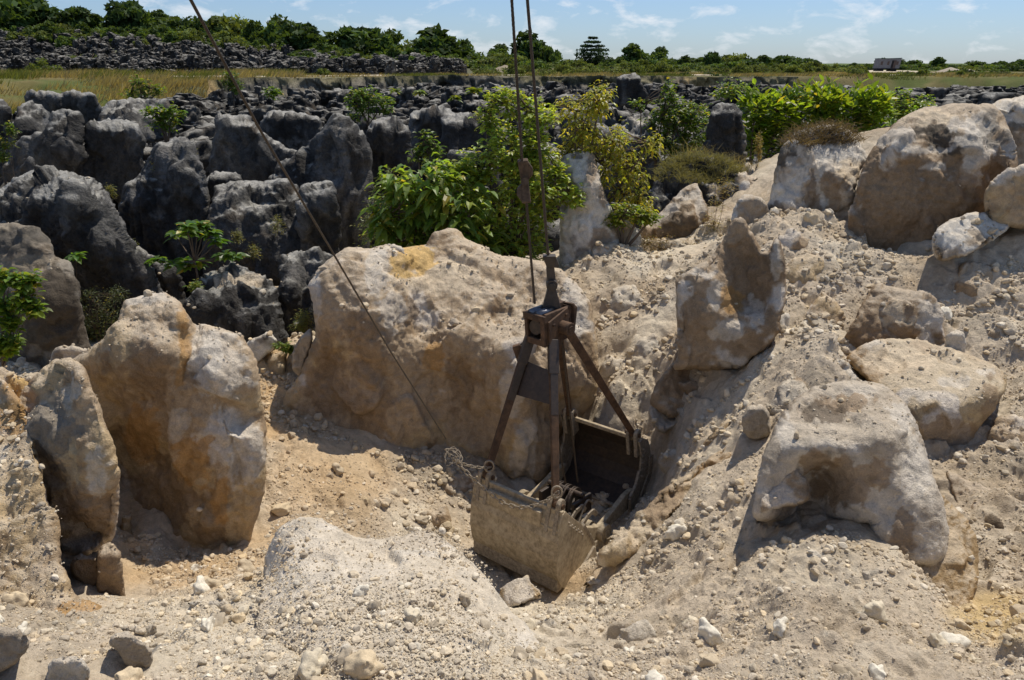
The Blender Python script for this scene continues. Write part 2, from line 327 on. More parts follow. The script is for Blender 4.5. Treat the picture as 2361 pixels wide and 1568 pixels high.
def rock_col(P, N, style, seed, pts, blobs):
    s = P+seed*3.7
    def th(f, a, b, o=4): return sstep(a+(b-a)*.25, b-(b-a)*.3, fbm(s+a*50, f, o))
    B = lambda t: (lambda a: a.mean()+(a-a.mean())*0.98)(np.array(t))*0.95
    if style == 'tan':
        c = lerp(np.broadcast_to(B(hexs(182, 160, 131)), P.shape), B(hexs(194, 170, 132)), th(0.8, -.1, .35)); c = lerp(c, B(hexs(216, 205, 190)), th(1.1, .12, .36, 5)*0.85); c = lerp(c, B(hexs(148, 124, 95)), 0.7*th(1.7, .1, .4))
    elif style == 'grey':
        c = lerp(np.broadcast_to(B(hexs(180, 167, 148)), P.shape), B(hexs(204, 194, 178)), th(0.9, -.1, .3)); c = lerp(c, B(hexs(158, 142, 122)), 0.8*th(1.3, .05, .35)); c = lerp(c, B(hexs(110, 104, 96)), 0.6*th(2.5, .3, .5))
    elif style == 'white':
        c = lerp(np.broadcast_to(B(hexs(214, 208, 196)), P.shape), B(hexs(205, 192, 172)), th(0.9, 0, .35)); c = lerp(c, B(hexs(168, 148, 122)), 0.85*th(1.0, .15, .35, 5)); c = lerp(c, B(hexs(116, 108, 98)), 0.7*th(2.0, .28, .5))
    elif style == 'brown':
        c = lerp(np.broadcast_to(B(hexs(164, 143, 117)), P.shape), B(hexs(146, 125, 100)), th(0.6, -.2, .3)); c = lerp(c, B(hexs(208, 198, 184)), th(1.1, .18, .36, 5)*0.9); c = lerp(c, B(hexs(104, 94, 82)), 0.5*th(1.5, .3, .5))
    elif style == 'ochre':
        c = lerp(np.broadcast_to(B(hexs(176, 150, 112)), P.shape), B(hexs(192, 172, 138)), th(0.9, -.1, .3)); c = lerp(c, B(hexs(150, 118, 78)), 0.7*th(1.7, .05, .4)); c = lerp(c, B(hexs(214, 204, 190)), th(1.4, .2, .4))
    elif style == 'sand':
        c = lerp(np.broadcast_to(B(hexs(200, 189, 170)), P.shape), B(hexs(212, 203, 187)), th(0.9, -.1, .3)); c = lerp(c, B(hexs(170, 158, 142)), 0.7*th(1.6, .05, .4))
    else:                                    # dark, weathered; level tops paler: rubble crust plus sunlit tone painted in
        c = lerp(np.broadcast_to(B(hexs(66, 64, 61)), P.shape), B(hexs(90, 88, 84)), th(0.5, -.2, .3)); c = lerp(c, B(hexs(56, 53, 49)), 0.8*th(0.8, .0, .3)); c = lerp(c, B(hexs(124, 123, 120)), 0.7*th(1.8, .25, .5, 5)); c = lerp(c, B(hexs(98, 86, 70)), 0.6*th(1.1, .3, .5))
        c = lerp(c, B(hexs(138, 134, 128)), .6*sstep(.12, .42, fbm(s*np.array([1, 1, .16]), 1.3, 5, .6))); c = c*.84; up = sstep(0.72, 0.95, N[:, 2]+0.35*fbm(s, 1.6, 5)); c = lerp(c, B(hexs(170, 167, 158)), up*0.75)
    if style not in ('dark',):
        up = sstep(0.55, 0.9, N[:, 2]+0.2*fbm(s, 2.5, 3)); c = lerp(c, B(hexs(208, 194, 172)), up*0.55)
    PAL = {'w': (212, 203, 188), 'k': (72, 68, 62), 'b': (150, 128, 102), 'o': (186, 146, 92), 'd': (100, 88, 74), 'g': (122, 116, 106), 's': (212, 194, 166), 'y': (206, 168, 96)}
    if blobs:
        n1 = fbm(np.stack([pts[:, 0], pts[:, 1], pts[:, 0]*0+seed], -1), 0.045, 5)
        for (x, y, rx, ry, k) in blobs:
            d = np.sqrt(((pts[:, 0]-x)/rx)**2+((pts[:, 1]-y)/ry)**2)+n1*0.9
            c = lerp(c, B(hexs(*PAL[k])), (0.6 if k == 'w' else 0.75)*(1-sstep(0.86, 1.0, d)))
    return c
_seed = [0]
def rock(label, outline, Y, relief=None, style='tan', T=None, R=None, amp=1.0, step=4.5, rough=2.5, dust=.08, tint=1.0, blobs=None, cat='rock', name='limestone_rock', group=None, flute=0.0, back=None, top=None, mat=None, parent=None):
    _seed[0] += 1; seed = _seed[0]
    O = poly_rough(outline, step, rough*(4 if style == 'dark' else 2), seed); lo, hi = O.min(0), O.max(0); wv = hi-lo
    mpv = VS*Y/FPX*1.02; wm = wv.min()*mpv
    T = T if T is not None else (0.14 if style == 'dark' else .26)*wm; R = 0.42*(R if R is not None else 0.22*wv.min()); Tb = back if back is not None else max(0.45*wm, 0.3)
    gx, gy = np.meshgrid(np.arange(lo[0], hi[0], step), np.arange(lo[1], hi[1], step))
    g = np.stack([gx.ravel(), gy.ravel()], -1)+np.random.RandomState(seed).uniform(-.3, .3, (gx.size, 2))*step
    g = g[inside(g, O)]; d = segdist(g, O); g = g[d > 0.55*step]
    allp = np.concatenate([O, g]); nb = len(O)
    vs, es, fs, ov, oe, of = delaunay_2d_cdt([Vector(p) for p in allp.tolist()], [], [list(range(nb))], 1, 1e-6)
    pts = np.array([v[:] for v in vs]); F = np.array([f[:] for f in fs if len(f) == 3], int)
    ed = np.concatenate([F[:, [0, 1]], F[:, [1, 2]], F[:, [2, 0]]]); key = np.sort(ed, 1); kk = key[:, 0].astype(np.int64)*len(pts)+key[:, 1]
    u, cnt = np.unique(kk, return_counts=True); bk = u[cnt == 1]; rim = np.zeros(len(pts), bool); rim[(bk//len(pts))] = True; rim[(bk % len(pts))] = True
    d = segdist(pts, O); d[rim] = 0
    e = np.clip(d/R, 0, 1); prof = np.clip(1-(1-e)**2.4, 0, 1)**(1/2.2)
    rel = rbf2(relief, pts) if relief else np.zeros(len(pts))
    if relief is None:                       # a level-ish top: the face leans back near its upper edge
        rel = 0.45*wm*(1-sstep(0, 0.16, (pts[:, 1]-lo[1])/wv[1]))
    Yf = Y+rel-T*prof
    V = Wv(pts, Yf)
    N = vnormals(V, F); flip = ((N*(np.array([0, 0, CAMZ])-V)).sum(1).mean() < 0)
    if flip: F = F[:, ::-1]; N = -N
    S = V+seed*5.3; k = amp*min(1.0, wm/1.6)*(1.45 if style == 'dark' else 1.0)
    dk = style == 'dark'; Sv = S*np.array([1, 1, .45 if dk else .75]); f0 = 1.5/max(.8, min(wm, 3)/2)
    dsp = fbm(S, 0.9/max(wm, .5)*2, 3)*(.06 if dk else .09)*k+fbm(S, 2.4, 4, 0.5, 'b')*.018*k+fbm(S, 7, 3, 0.6)*0.016*amp
    dsp = dsp+facet(Sv, f0, 60)*(.27 if dk else .22)*k+facet(Sv, f0*2.7, 50)*(.055 if dk else .042)*k
    dsp = dsp+(0.12 if dk else .07)*k*fbm(S*np.array([1, 1, .2]), 2.6 if dk else 1.2, 5, .58, 'r')
    if Y < 22: dsp = dsp+facet(S, 9, 22)*0.014*amp
    dsp = dsp+fbm(S, 11, 4, .65)*(.032 if Y < 16 else .055)*amp
    dsp = dsp-0.05*k*sstep(.66, .9, fbm(S*np.array([1, 1, .5]), 1.3, 4, .5, 'r'))
    if Y < 20: dsp = dsp+fbm(S, 20, 3, 0.6, 'b')*0.007*amp
    if flute: dsp = dsp+flute*fbm(S*np.array([1, 1, 0.22]), 1.5, 4, 0.55, 'r')
    att = 0.12+0.88*e**.7
    V = V+N*(dsp*att)[:, None]
    N = vnormals(V, F)
    Yb = Y+rel+Tb*prof+0.02; Vb = Wv(pts, Yb); Vb = Vb+N*0+np.stack([fbm(S+9, 1.5, 3)]*3, -1)*0.08*k*e[:, None]
    # weld the back to the front along the rim
    mp = np.where(rim, np.arange(len(pts)), 0); ins = np.where(~rim)[0]; mp[ins] = len(pts)+np.arange(len(ins))
    VV = np.concatenate([V, Vb[ins]]); FF = np.concatenate([F, mp[F][:, ::-1]])
    NN = np.concatenate([N, -N[ins]])
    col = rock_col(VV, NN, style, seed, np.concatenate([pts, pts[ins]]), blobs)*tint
    base = VV.mean(0); base[2] = VV[:, 2].min()
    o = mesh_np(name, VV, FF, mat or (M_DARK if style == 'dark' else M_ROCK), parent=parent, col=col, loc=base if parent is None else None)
    if parent is None: tag(o, label, cat, group)
    TOPOF[label] = V[N[:, 2] > .4]
    if Y < 22: ROCKTOPS.append((V, N, dust))
    OCC.append((VV[:, 0].min(), VV[:, 0].max(), VV[:, 1].min(), VV[:, 1].max()))
    return o
ROCKS = [
dict(label='crumbly tan earth wall between the left edge rubble and the leaning boulder', Y=8.45, style='tan', step=4.5, R=30, T=.2, dust=.4, outline=[(-120,830),(0,850),(70,880),(130,900),(180,1000),(180,1250),(150,1330),(60,1420),(-120,1420)], relief=[(0,860,.9),(80,900,.6),(60,1100,.1),(120,1250,-.1),(150,1000,.3),(0,1200,.2)], blobs=[(60,900,60,40,'y')]),
dict(label='huge tan boulder standing behind the clamshell grab', Y=13.2, dust=.3, style='tan', step=3.6, R=60, T=.5,
 outline=[(640,965),(655,910),(690,865),(715,800),(728,770),(722,700),(712,660),(740,615),(770,590),(800,570),(850,572),(890,565),(930,572),(985,565),(1000,540),(1035,528),(1060,535),(1075,548),(1110,568),(1160,590),(1230,600),(1290,620),(1330,655),(1360,700),(1375,780),(1378,880),(1368,930),(1330,965),(1290,1010),(1270,1080),(1240,1130),(1190,1180),(1180,1290),(950,1300),(890,1225),(840,1160),(790,1080),(750,1030),(700,1005)],
 relief=[(1040,535,2.3),(1230,605,2.3),(1110,580,2.3),(800,575,.75),(900,575,1.2),(985,575,1.9),(890,690,.1),(880,640,.4),(1000,650,1.35),(1100,680,1.3),(960,740,.75),(1050,765,.35),(1150,740,1.0),(1150,820,.25),(1200,900,-.1),(1190,830,.0),(1330,680,1.4),(1280,700,1.4),(1360,850,.7),(740,640,.35),(760,850,.3),(870,800,-.25),(1000,950,.35),(900,1050,-.05),(700,920,.15),(1090,960,.6),(1180,970,.1),(1280,950,.6),(870,720,-.15),(960,850,.35),(1080,870,.5),(1000,1180,.1),(870,1110,.0),(650,960,.1),(760,1010,.0),(1210,1000,0),(1130,1100,.5),(1190,1150,.4)],
 blobs=[(870,640,30,60,'w'),(900,720,35,50,'w'),(1060,880,35,70,'b'),(1180,900,30,70,'w'),(1330,700,30,70,'w'),(760,880,60,120,'b'),(1000,820,25,35,'o'),(930,1150,30,45,'w'),(1080,1120,80,40,'b'),(850,900,50,200,'b'),(1000,640,120,50,'s'),(1210,1050,25,90,'w'),(730,690,18,60,'w'),(950,600,60,40,'y')]),
dict(label='tall tan boulder with a whitish right flank, left of the sand slope', Y=9.5, style='tan', step=3.8, R=45, T=.3,
 outline=[(105,870),(135,835),(200,812),(250,772),(275,740),(287,692),(320,682),(380,675),(415,697),(445,745),(500,760),(560,785),(588,830),(600,900),(612,1000),(610,1120),(592,1190),(560,1275),(520,1310),(430,1290),(330,1270),(300,1160),(270,1080),(250,990),(190,900)],
 relief=[(380,685,.9),(300,710,.8),(450,760,.6),(530,780,.55),(360,880,.15),(300,1100,.75),(280,1000,.6),(350,1100,.5),(430,1000,.0),(540,1000,-.2),(580,850,.3),(500,860,-.05),(560,1200,.0),(430,850,.15),(250,850,.3),(200,830,.6),(120,865,.8),(420,740,.35),(380,770,.25),(600,960,.3),(480,1200,-.1),(330,1200,.5),(580,960,.25),(380,820,-.05),(330,800,.1)],
 blobs=[(510,850,60,90,'w'),(470,810,40,60,'w'),(420,820,16,80,'o'),(330,1000,40,90,'o'),(380,1150,80,110,'b'),(450,1060,40,60,'o'),(340,690,50,25,'w'),(350,840,50,60,'b'),(560,1050,40,90,'w'),(420,970,22,35,'w'),(510,1150,24,50,'o')]),
dict(label='rough leaning tan boulder with an undercut base near the left edge', Y=8.0, style='tan', step=4, R=40, T=.3,
 outline=[(40,930),(60,895),(100,850),(140,828),(188,840),(212,895),(238,960),(262,1030),(275,1100),(272,1180),(262,1240),(200,1280),(130,1275),(95,1200),(70,1100),(50,1010)],
 relief=[(140,840,.8),(60,920,.9),(180,870,.3),(120,1000,.2),(200,1050,-.1),(250,1150,.0),(200,1180,-.1),(160,1260,.35),(80,1100,.4),(230,1240,.2)],
 blobs=[(170,900,22,30,'w'),(190,1170,80,50,'b'),(130,1000,60,80,'g'),(230,1080,25,60,'w')]),
dict(label='pale rubbly rock face filling the lower left edge', Y=7.1, tint=1.0, dust=.4, amp=.6, style='tan', step=4.5, R=30, T=.15,
 outline=[(-120,850),(0,865),(30,900),(60,950),(85,1050),(110,1150),(130,1230),(140,1300),(175,1370),(240,1400),(290,1420),(290,1500),(150,1540),(-120,1540)],
 relief=[(0,880,1.6),(-100,900,1.8),(50,960,1.2),(60,1080,.6),(90,1200,.25),(20,1200,.15),(-80,1250,.1),(100,1300,-.1),(150,1380,-.45),(50,1400,-.5),(250,1420,-.35),(0,1480,-1.0),(200,1490,-.9)],
 blobs=[(195,1425,28,22,'w'),(30,950,40,70,'o'),(200,1400,80,20,'o'),(120,1440,50,30,'o')]),
dict(label='narrow brown stone column under the leaning left boulder', Y=7.5, style='brown', step=4, R=18, T=.18, outline=[(222,1290),(232,1265),(255,1250),(275,1275),(283,1340),(292,1400),(288,1470),(228,1470)]),
dict(label='brown wedge stone sitting in the hollow under the left boulder', Y=7.6, style='brown', step=4, R=18, T=.14, outline=[(160,1300),(185,1275),(222,1290),(235,1330),(215,1365),(190,1350),(168,1330)]),
dict(label='gravel-strewn pale boulder in front of the grab', Y=6.3, dust=1, style='sand', step=3.8, R=14, T=.12, amp=.35, back=.5, tint=1.12,
 outline=[(604,1350),(612,1290),(640,1225),(690,1192),(740,1196),(800,1230),(850,1243),(920,1237),(965,1222),(1010,1232),(1040,1258),(1090,1297),(1130,1345),(1170,1400),(1215,1440),(1260,1490),(1300,1540),(1200,1600),(600,1600),(590,1450)],
 relief=[(690,1200,.85),(640,1240,.65),(610,1320,.5),(740,1215,.85),(850,1250,.75),(960,1235,.85),(1030,1260,.85),(1100,1320,.55),(1170,1410,.1),(1250,1490,-.4),(700,1280,.35),(850,1330,-.15),(1000,1340,-.15),(660,1330,.1),(700,1400,-.7),(900,1430,-1.0),(1100,1470,-1.0),(800,1530,-1.5),(1050,1550,-1.55),(600,1480,-.9),(1250,1570,-1.1)],
 blobs=[(960,1278,60,6,'w'),(1030,1262,30,12,'w'),(760,1215,30,10,'w'),(1210,1480,30,30,'w')]),
dict(label='arched grey boulder with a hollow below, on the right gravel slope', Y=8.2, amp=.55, style='grey', step=3.6, R=45, T=.4,
 outline=[(1742,1140),(1750,1080),(1775,1010),(1800,960),(1830,920),(1880,890),(1940,880),(2010,880),(2060,900),(2100,950),(2130,1020),(2150,1090),(2175,1150),(2188,1230),(2184,1285),(2150,1308),(2100,1302),(2050,1298),(2030,1250),(2015,1210),(1990,1200),(1900,1200),(1745,1200)],
 relief=[(1950,885,1.4),(1850,930,1.0),(2050,915,1.3),(1950,990,.45),(1850,1040,.15),(1800,1010,.4),(2090,1050,.25),(2130,1180,-.2),(2100,1290,-.4),(2000,1130,.1),(1900,1090,.5),(1860,1080,.42),(1940,1110,.35),(1780,1100,.2),(1960,1180,.2),(1920,1030,.15),(2030,1000,.15),(1850,1170,.7),(2040,1200,-.05),(1760,1160,.1)],
 blobs=[(1950,925,70,22,'b'),(2080,960,40,50,'w'),(2110,1080,40,90,'w'),(2150,1250,25,30,'w'),(1960,1110,90,60,'b'),(1880,1060,50,30,'b'),(1900,950,50,30,'d'),(2080,1230,25,60,'b'),(1810,1000,20,40,'w')]),
dict(label='angular stone slab leaning in the hollow of the arched boulder', Y=8.0, style='brown', step=4, R=18, T=.2, outline=[(1757,1182),(1752,1150),(1790,1112),(1830,1083),(1860,1108),(1866,1148),(1840,1165),(1800,1172)], relief=[(1830,1090,.25),(1790,1120,.15),(1760,1170,0),(1850,1150,.05)]),
dict(label='big flat-topped tan boulder tilted towards the right', Y=10.6, style='ochre', step=3.8, R=26, T=.22, back=.6, amp=.45,
 outline=[(1952,826),(1990,795),(2040,780),(2130,785),(2200,805),(2290,840),(2320,865),(2318,900),(2290,950),(2255,990),(2238,1050),(2200,1066),(2150,1070),(2110,1040),(2080,980),(2040,930),(2000,880)],
 relief=[(2050,783,1.75),(2130,788,1.7),(1965,825,1.3),(2250,830,1.2),(2310,866,.85),(2120,860,.75),(2200,900,.25),(2290,895,.3),(2130,940,.0),(2200,960,.0),(2240,1000,.2),(2150,1050,.2),(2050,880,.65),(2000,860,1.0),(2100,990,-.05)],
 blobs=[(2200,880,45,14,'w'),(2270,860,25,10,'w'),(2010,800,30,12,'w'),(2180,1010,90,60,'b'),(2290,930,30,60,'b'),(2100,830,110,35,'s')]),
dict(label='ochre slab behind the foot of the arched boulder', Y=7.7, style='ochre', step=4.2, R=26, T=.25, outline=[(2130,1120),(2190,1160),(2232,1200),(2257,1270),(2252,1350),(2232,1410),(2218,1470),(2150,1460),(2090,1330)], relief=[(2140,1130,.8),(2230,1210,.5),(2250,1290,.2),(2200,1300,.0),(2220,1440,-.5),(2150,1430,-.5),(2160,1350,-.2)]),
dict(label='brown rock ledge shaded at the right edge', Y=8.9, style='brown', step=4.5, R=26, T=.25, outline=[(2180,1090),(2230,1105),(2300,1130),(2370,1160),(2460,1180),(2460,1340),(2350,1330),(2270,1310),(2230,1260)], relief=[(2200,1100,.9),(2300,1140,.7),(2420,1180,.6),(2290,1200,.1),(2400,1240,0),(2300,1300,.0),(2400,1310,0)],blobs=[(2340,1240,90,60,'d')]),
dict(label='horned rock with a scooped top on the right slope', Y=12.4, amp=.65, style='brown', step=3.8, R=30, T=.35,
 outline=[(1562,812),(1558,720),(1560,650),(1590,622),(1640,592),(1662,560),(1682,520),(1705,500),(1727,525),(1752,565),(1772,580),(1790,548),(1805,570),(1813,640),(1810,700),(1795,760),(1770,800),(1740,825),(1700,850),(1560,850)],
 relief=[(1700,508,.7),(1720,600,.75),(1700,640,.65),(1690,700,.35),(1720,690,.6),(1600,700,0),(1645,640,.1),(1640,720,-.1),(1790,600,.2),(1735,750,.0),(1650,790,.05),(1780,700,.1),(1580,640,.2),(1800,560,.3),(1700,820,.15)],
 blobs=[(1620,630,40,15,'w'),(1650,680,15,40,'w'),(1790,600,12,60,'w'),(1740,720,25,45,'w'),(1700,600,50,45,'b'),(1600,740,30,60,'b'),(1680,760,40,30,'w'),(1690,690,30,35,'o')]),
dict(label='tall broad brown rock slab dominating the upper right', Y=16.8, style='brown', step=3.8, R=36, T=.45,
 outline=[(1950,600),(1962,500),(1982,400),(2000,360),(2030,320),(2060,290),(2100,260),(2150,245),(2220,238),(2280,240),(2312,262),(2330,300),(2342,345),(2352,480),(2345,620),(2200,640),(2050,640)],
 relief=[(2200,243,1.5),(2300,255,1.3),(2100,270,1.1),(2030,330,.6),(2180,300,.6),(2240,300,.4),(2150,340,.55),(2250,350,.0),(2050,450,-.05),(2150,450,-.1),(2230,450,-.05),(2290,400,.5),(2270,450,.4),(2330,400,.2),(2100,350,.0),(2000,500,.1),(2150,560,0),(2310,560,.3)],
 blobs=[(2060,330,40,25,'w'),(2190,330,70,35,'k'),(2150,300,40,14,'k'),(2250,330,40,70,'w'),(2120,350,60,10,'w'),(2160,385,30,10,'w'),(2240,400,18,40,'w'),(2290,300,30,40,'g'),(2060,470,80,100,'b'),(2180,480,70,90,'b'),(2140,270,60,20,'s'),(2250,290,60,20,'w')]),
dict(label='pale rock with dark blotches cut by the right edge behind the tall slab', Y=19.5, style='white', step=4.5, R=26, T=.4, outline=[(2283,250),(2320,226),(2380,220),(2460,230),(2460,440),(2340,420),(2320,300)], blobs=[(2345,290,25,14,'k'),(2340,330,16,16,'g'),(2350,350,40,60,'b')]),
dict(label='tan rock shoulder at the right edge below the blotched rock', Y=15.6, style='tan', step=4.5, R=26, T=.4, outline=[(2268,480),(2275,440),(2300,405),(2361,378),(2460,370),(2460,520),(2290,520)]),
dict(label='layered white ledge poking out of the right rubble', Y=14.9, style='white', step=4, R=16, T=.3, outline=[(2150,585),(2150,548),(2175,518),(2230,492),(2300,487),(2360,490),(2330,520),(2280,560),(2230,590),(2170,600)], relief=[(2300,490,.9),(2200,500,.5),(2160,560,0),(2220,560,0),(2300,540,.2)]),
dict(label='cracked white and tan rock capped with dead brush', Y=17.9, style='white', step=3.6, R=30, T=.4,
 outline=[(1755,560),(1765,500),(1777,440),(1790,380),(1800,345),(1830,310),(1880,290),(1920,287),(1958,300),(1985,340),(1996,370),(1978,410),(1968,470),(1964,545),(1930,575),(1850,560),(1800,560)],
 relief=[(1880,292,.9),(1950,310,.9),(1985,360,.6),(1800,380,.0),(1830,450,-.1),(1880,400,.15),(1920,350,.5),(1930,400,-.1),(1950,450,-.2),(1890,460,.15),(1930,520,.1),(1780,500,0),(1870,520,.1)],
 blobs=[(1815,365,25,25,'k'),(1850,330,18,60,'g'),(1865,440,14,50,'b'),(1830,440,25,90,'w'),(1880,500,16,50,'b'),(1950,390,35,30,'s'),(1920,440,25,50,'b'),(1790,480,16,14,'d'),(1920,380,30,16,'w'),(1960,460,12,30,'w')]),
dict(label='small white and grey block beside the cracked white rock', Y=17.3, style='white', step=4, R=16, T=.25, outline=[(1688,530),(1695,470),(1720,448),(1755,456),(1775,485),(1774,530)]),
dict(label='tall white broken rock right of the big leafy tree', Y=18.8, style='white', step=3.8, R=22, T=.4,
 outline=[(1292,600),(1292,540),(1292,470),(1280,395),(1300,357),(1340,348),(1370,360),(1385,420),(1400,470),(1430,500),(1470,530),(1482,560),(1460,610),(1400,625),(1350,620),(1310,620)],
 relief=[(1320,352,.6),(1365,362,.6),(1300,450,.3),(1340,430,-.1),(1380,450,.0),(1350,540,-.2),(1430,530,.2),(1400,600,-.1),(1300,560,.1)],
 blobs=[(1345,430,22,70,'w'),(1365,400,14,40,'b'),(1300,420,20,50,'g'),(1380,560,30,30,'b'),(1390,420,10,50,'b'),(1330,362,14,8,'k')]),
dict(label='tilted triangular rock with a pale ridge among dry weeds', Y=20.0, style='brown', step=3.8, R=16, T=.3, outline=[(1480,540),(1495,518),(1530,482),(1580,432),(1605,421),(1625,470),(1636,530),(1632,610),(1560,610),(1500,590)], relief=[(1604,424,.9),(1540,475,.8),(1590,500,-.1),(1620,520,.1),(1540,540,.0),(1600,590,.0),(1500,530,.4)], blobs=[(1580,450,50,14,'w'),(1612,480,9,60,'w'),(1570,540,50,50,'d')]),
dict(label='dark hump rock covered by dry grass on the right', Y=22.5, style='dark', step=4.5, R=24, T=.5, outline=[(1500,490),(1510,410),(1550,372),(1620,360),(1680,372),(1702,400),(1700,480),(1650,500)], relief=[(1550,380,1.0),(1660,375,1.1),(1600,420,.3),(1530,460,0),(1680,450,.2),(1600,480,0)], blobs=[(1650,440,14,22,'s')]),
dict(label='lone upright black standing stone beside the glossy bush', Y=25.0, style='dark', step=4, R=18, T=.4, outline=[(1628,400),(1630,320),(1640,255),(1658,240),(1700,243),(1714,262),(1716,330),(1712,400)], blobs=[(1712,320,4,50,'g')]),
dict(label='grey block with a bright top facet behind the yellow-green sapling', Y=29, style='dark', step=4, R=12, T=.5, outline=[(1425,305),(1450,280),(1480,266),(1500,262),(1507,300),(1512,350),(1490,380),(1440,360)], relief=[(1490,266,1.2),(1450,285,1.0),(1500,300,.2),(1450,330,0),(1440,305,.4)], blobs=[(1475,285,26,14,'w')]),  # white blob paints the sunlit top facet into the colour
dict(label='brown weathered rock half buried in rubble above the flat boulder', Y=13.2, style='brown', step=4, R=26, T=.35, outline=[(1950,830),(1965,750),(2000,680),(2030,655),(2080,667),(2130,670),(2165,700),(2178,780),(2182,830)], relief=[(2030,660,.6),(2120,672,.5),(2080,740,.0),(1990,760,.1),(2170,740,.3),(2080,820,0)], blobs=[(2060,730,40,30,'s'),(2140,730,30,40,'w'),(2010,770,30,50,'b')]),
dict(label='small upright pale stone right of the half-buried rock', Y=12.2, style='grey', step=4, R=12, T=.15, outline=[(2178,820),(2180,775),(2200,758),(2222,770),(2226,815),(2205,830)]),
dict(label='pale round boulder with a hole, right of the grab', Y=12.6, style='sand', step=3.2, R=26, T=.22, outline=[(1495,955),(1502,940),(1530,932),(1565,936),(1585,950),(1588,975),(1560,985),(1530,1000),(1505,985)], relief=[(1540,935,.3),(1500,950,.15),(1550,958,.28),(1545,965,.26),(1510,975,0),(1575,965,0),(1530,990,0)], blobs=[(1550,962,10,8,'k')]),
dict(label='ochre broken slab lying under the near grab jaw', Y=9.0, style='ochre', step=3.2, R=12, T=.1, outline=[(1155,1358),(1200,1332),(1218,1325),(1226,1345),(1245,1362),(1250,1378),(1205,1390),(1170,1400)], relief=[(1210,1330,.25),(1165,1360,.2),(1240,1370,.1),(1190,1385,-.05)]),
dict(label='low crumbling rock rib running down the slope right of the grab', Y=9.7, style='ochre', step=4, R=14, T=.15, outline=[(1395,1290),(1430,1240),(1480,1180),(1540,1120),(1620,1070),(1690,1010),(1715,1010),(1705,1040),(1640,1110),(1560,1180),(1500,1250),(1420,1300)], relief=[(1700,1015,1.2),(1600,1080,.75),(1500,1160,.25),(1440,1240,-.1),(1660,1090,.7),(1560,1180,.0),(1450,1290,-.5)], blobs=[(1530,1160,50,60,'b'),(1440,1230,40,40,'s')]),
dict(label='rounded grey rock half buried left of the arched boulder', Y=10.3, style='grey', step=4, R=22, T=.22, outline=[(1715,1000),(1712,960),(1730,935),(1755,932),(1775,955),(1778,1000),(1750,1020)]),
dict(label='gravelly brown hummock above the arched boulder', Y=10.9, dust=1, style='sand', step=4, R=20, T=.3, outline=[(1770,960),(1790,900),(1820,860),(1850,822),(1890,810),(1930,822),(1975,870),(1990,930),(1930,960)], relief=[(1890,815,.9),(1830,860,.5),(1960,880,.5),(1880,900,.0),(1800,930,0),(1950,940,0)],blobs=[(1890,850,60,40,'b')]),
dict(label='white block perched between the two big tan boulders', Y=14.2, style='white', step=3.6, R=14, T=.2, outline=[(562,800),(575,785),(600,775),(622,763),(640,785),(632,805),(605,825),(590,850),(570,830)], blobs=[(612,778,6,6,'k')]),
dict(label='thin pale slab leaning on the huge tan boulder', Y=13.4, style='grey', step=3.6, R=12, T=.12, outline=[(672,850),(680,800),(695,770),(718,758),(716,800),(700,850),(690,870)]),
dict(label='white chalky rock cap behind the left boulders', Y=11.0, style='white', step=4, R=14, T=.15, outline=[(112,840),(125,805),(150,795),(185,800),(215,812),(190,840),(130,860)]),
dict(label='small pale rock on the crest behind the tan boulder', Y=14.0, style='sand', step=4, R=12, T=.12, outline=[(880,610),(885,580),(905,562),(930,572),(925,592),(900,612)]),
dict(label='large grey weathered boulder at the bottom left corner', Y=4.75, style='grey', step=4, R=18, T=.12, outline=[(-60,1450),(10,1447),(45,1455),(62,1480),(55,1505),(30,1535),(0,1550),(-60,1555)]),
dict(label='lumpy grey stone casting shadow in the lower left gravel', Y=5.0, style='grey', step=3.6, R=14, T=.1, outline=[(250,1478),(265,1460),(300,1458),(325,1478),(350,1500),(350,1535),(320,1542),(290,1535),(272,1505)]),
dict(label='big pale stone at the bottom edge left of centre', Y=4.65, style='grey', step=4, R=14, T=.1, outline=[(110,1540),(125,1520),(170,1512),(200,1528),(205,1560),(180,1590),(115,1590)]),
dict(label='brown vertical cut bank under the horned rock', Y=12.75, style='brown', step=4.5, R=16, T=.1, outline=[(1500,930),(1515,880),(1545,845),(1570,800),(1640,795),(1720,800),(1740,830),(1730,870),(1690,900),(1640,935),(1560,960)], relief=[(1600,820,.35),(1720,830,.3),(1560,880,.15),(1640,900,0),(1520,920,.0)], blobs=[(1600,860,80,50,'b')]),
]
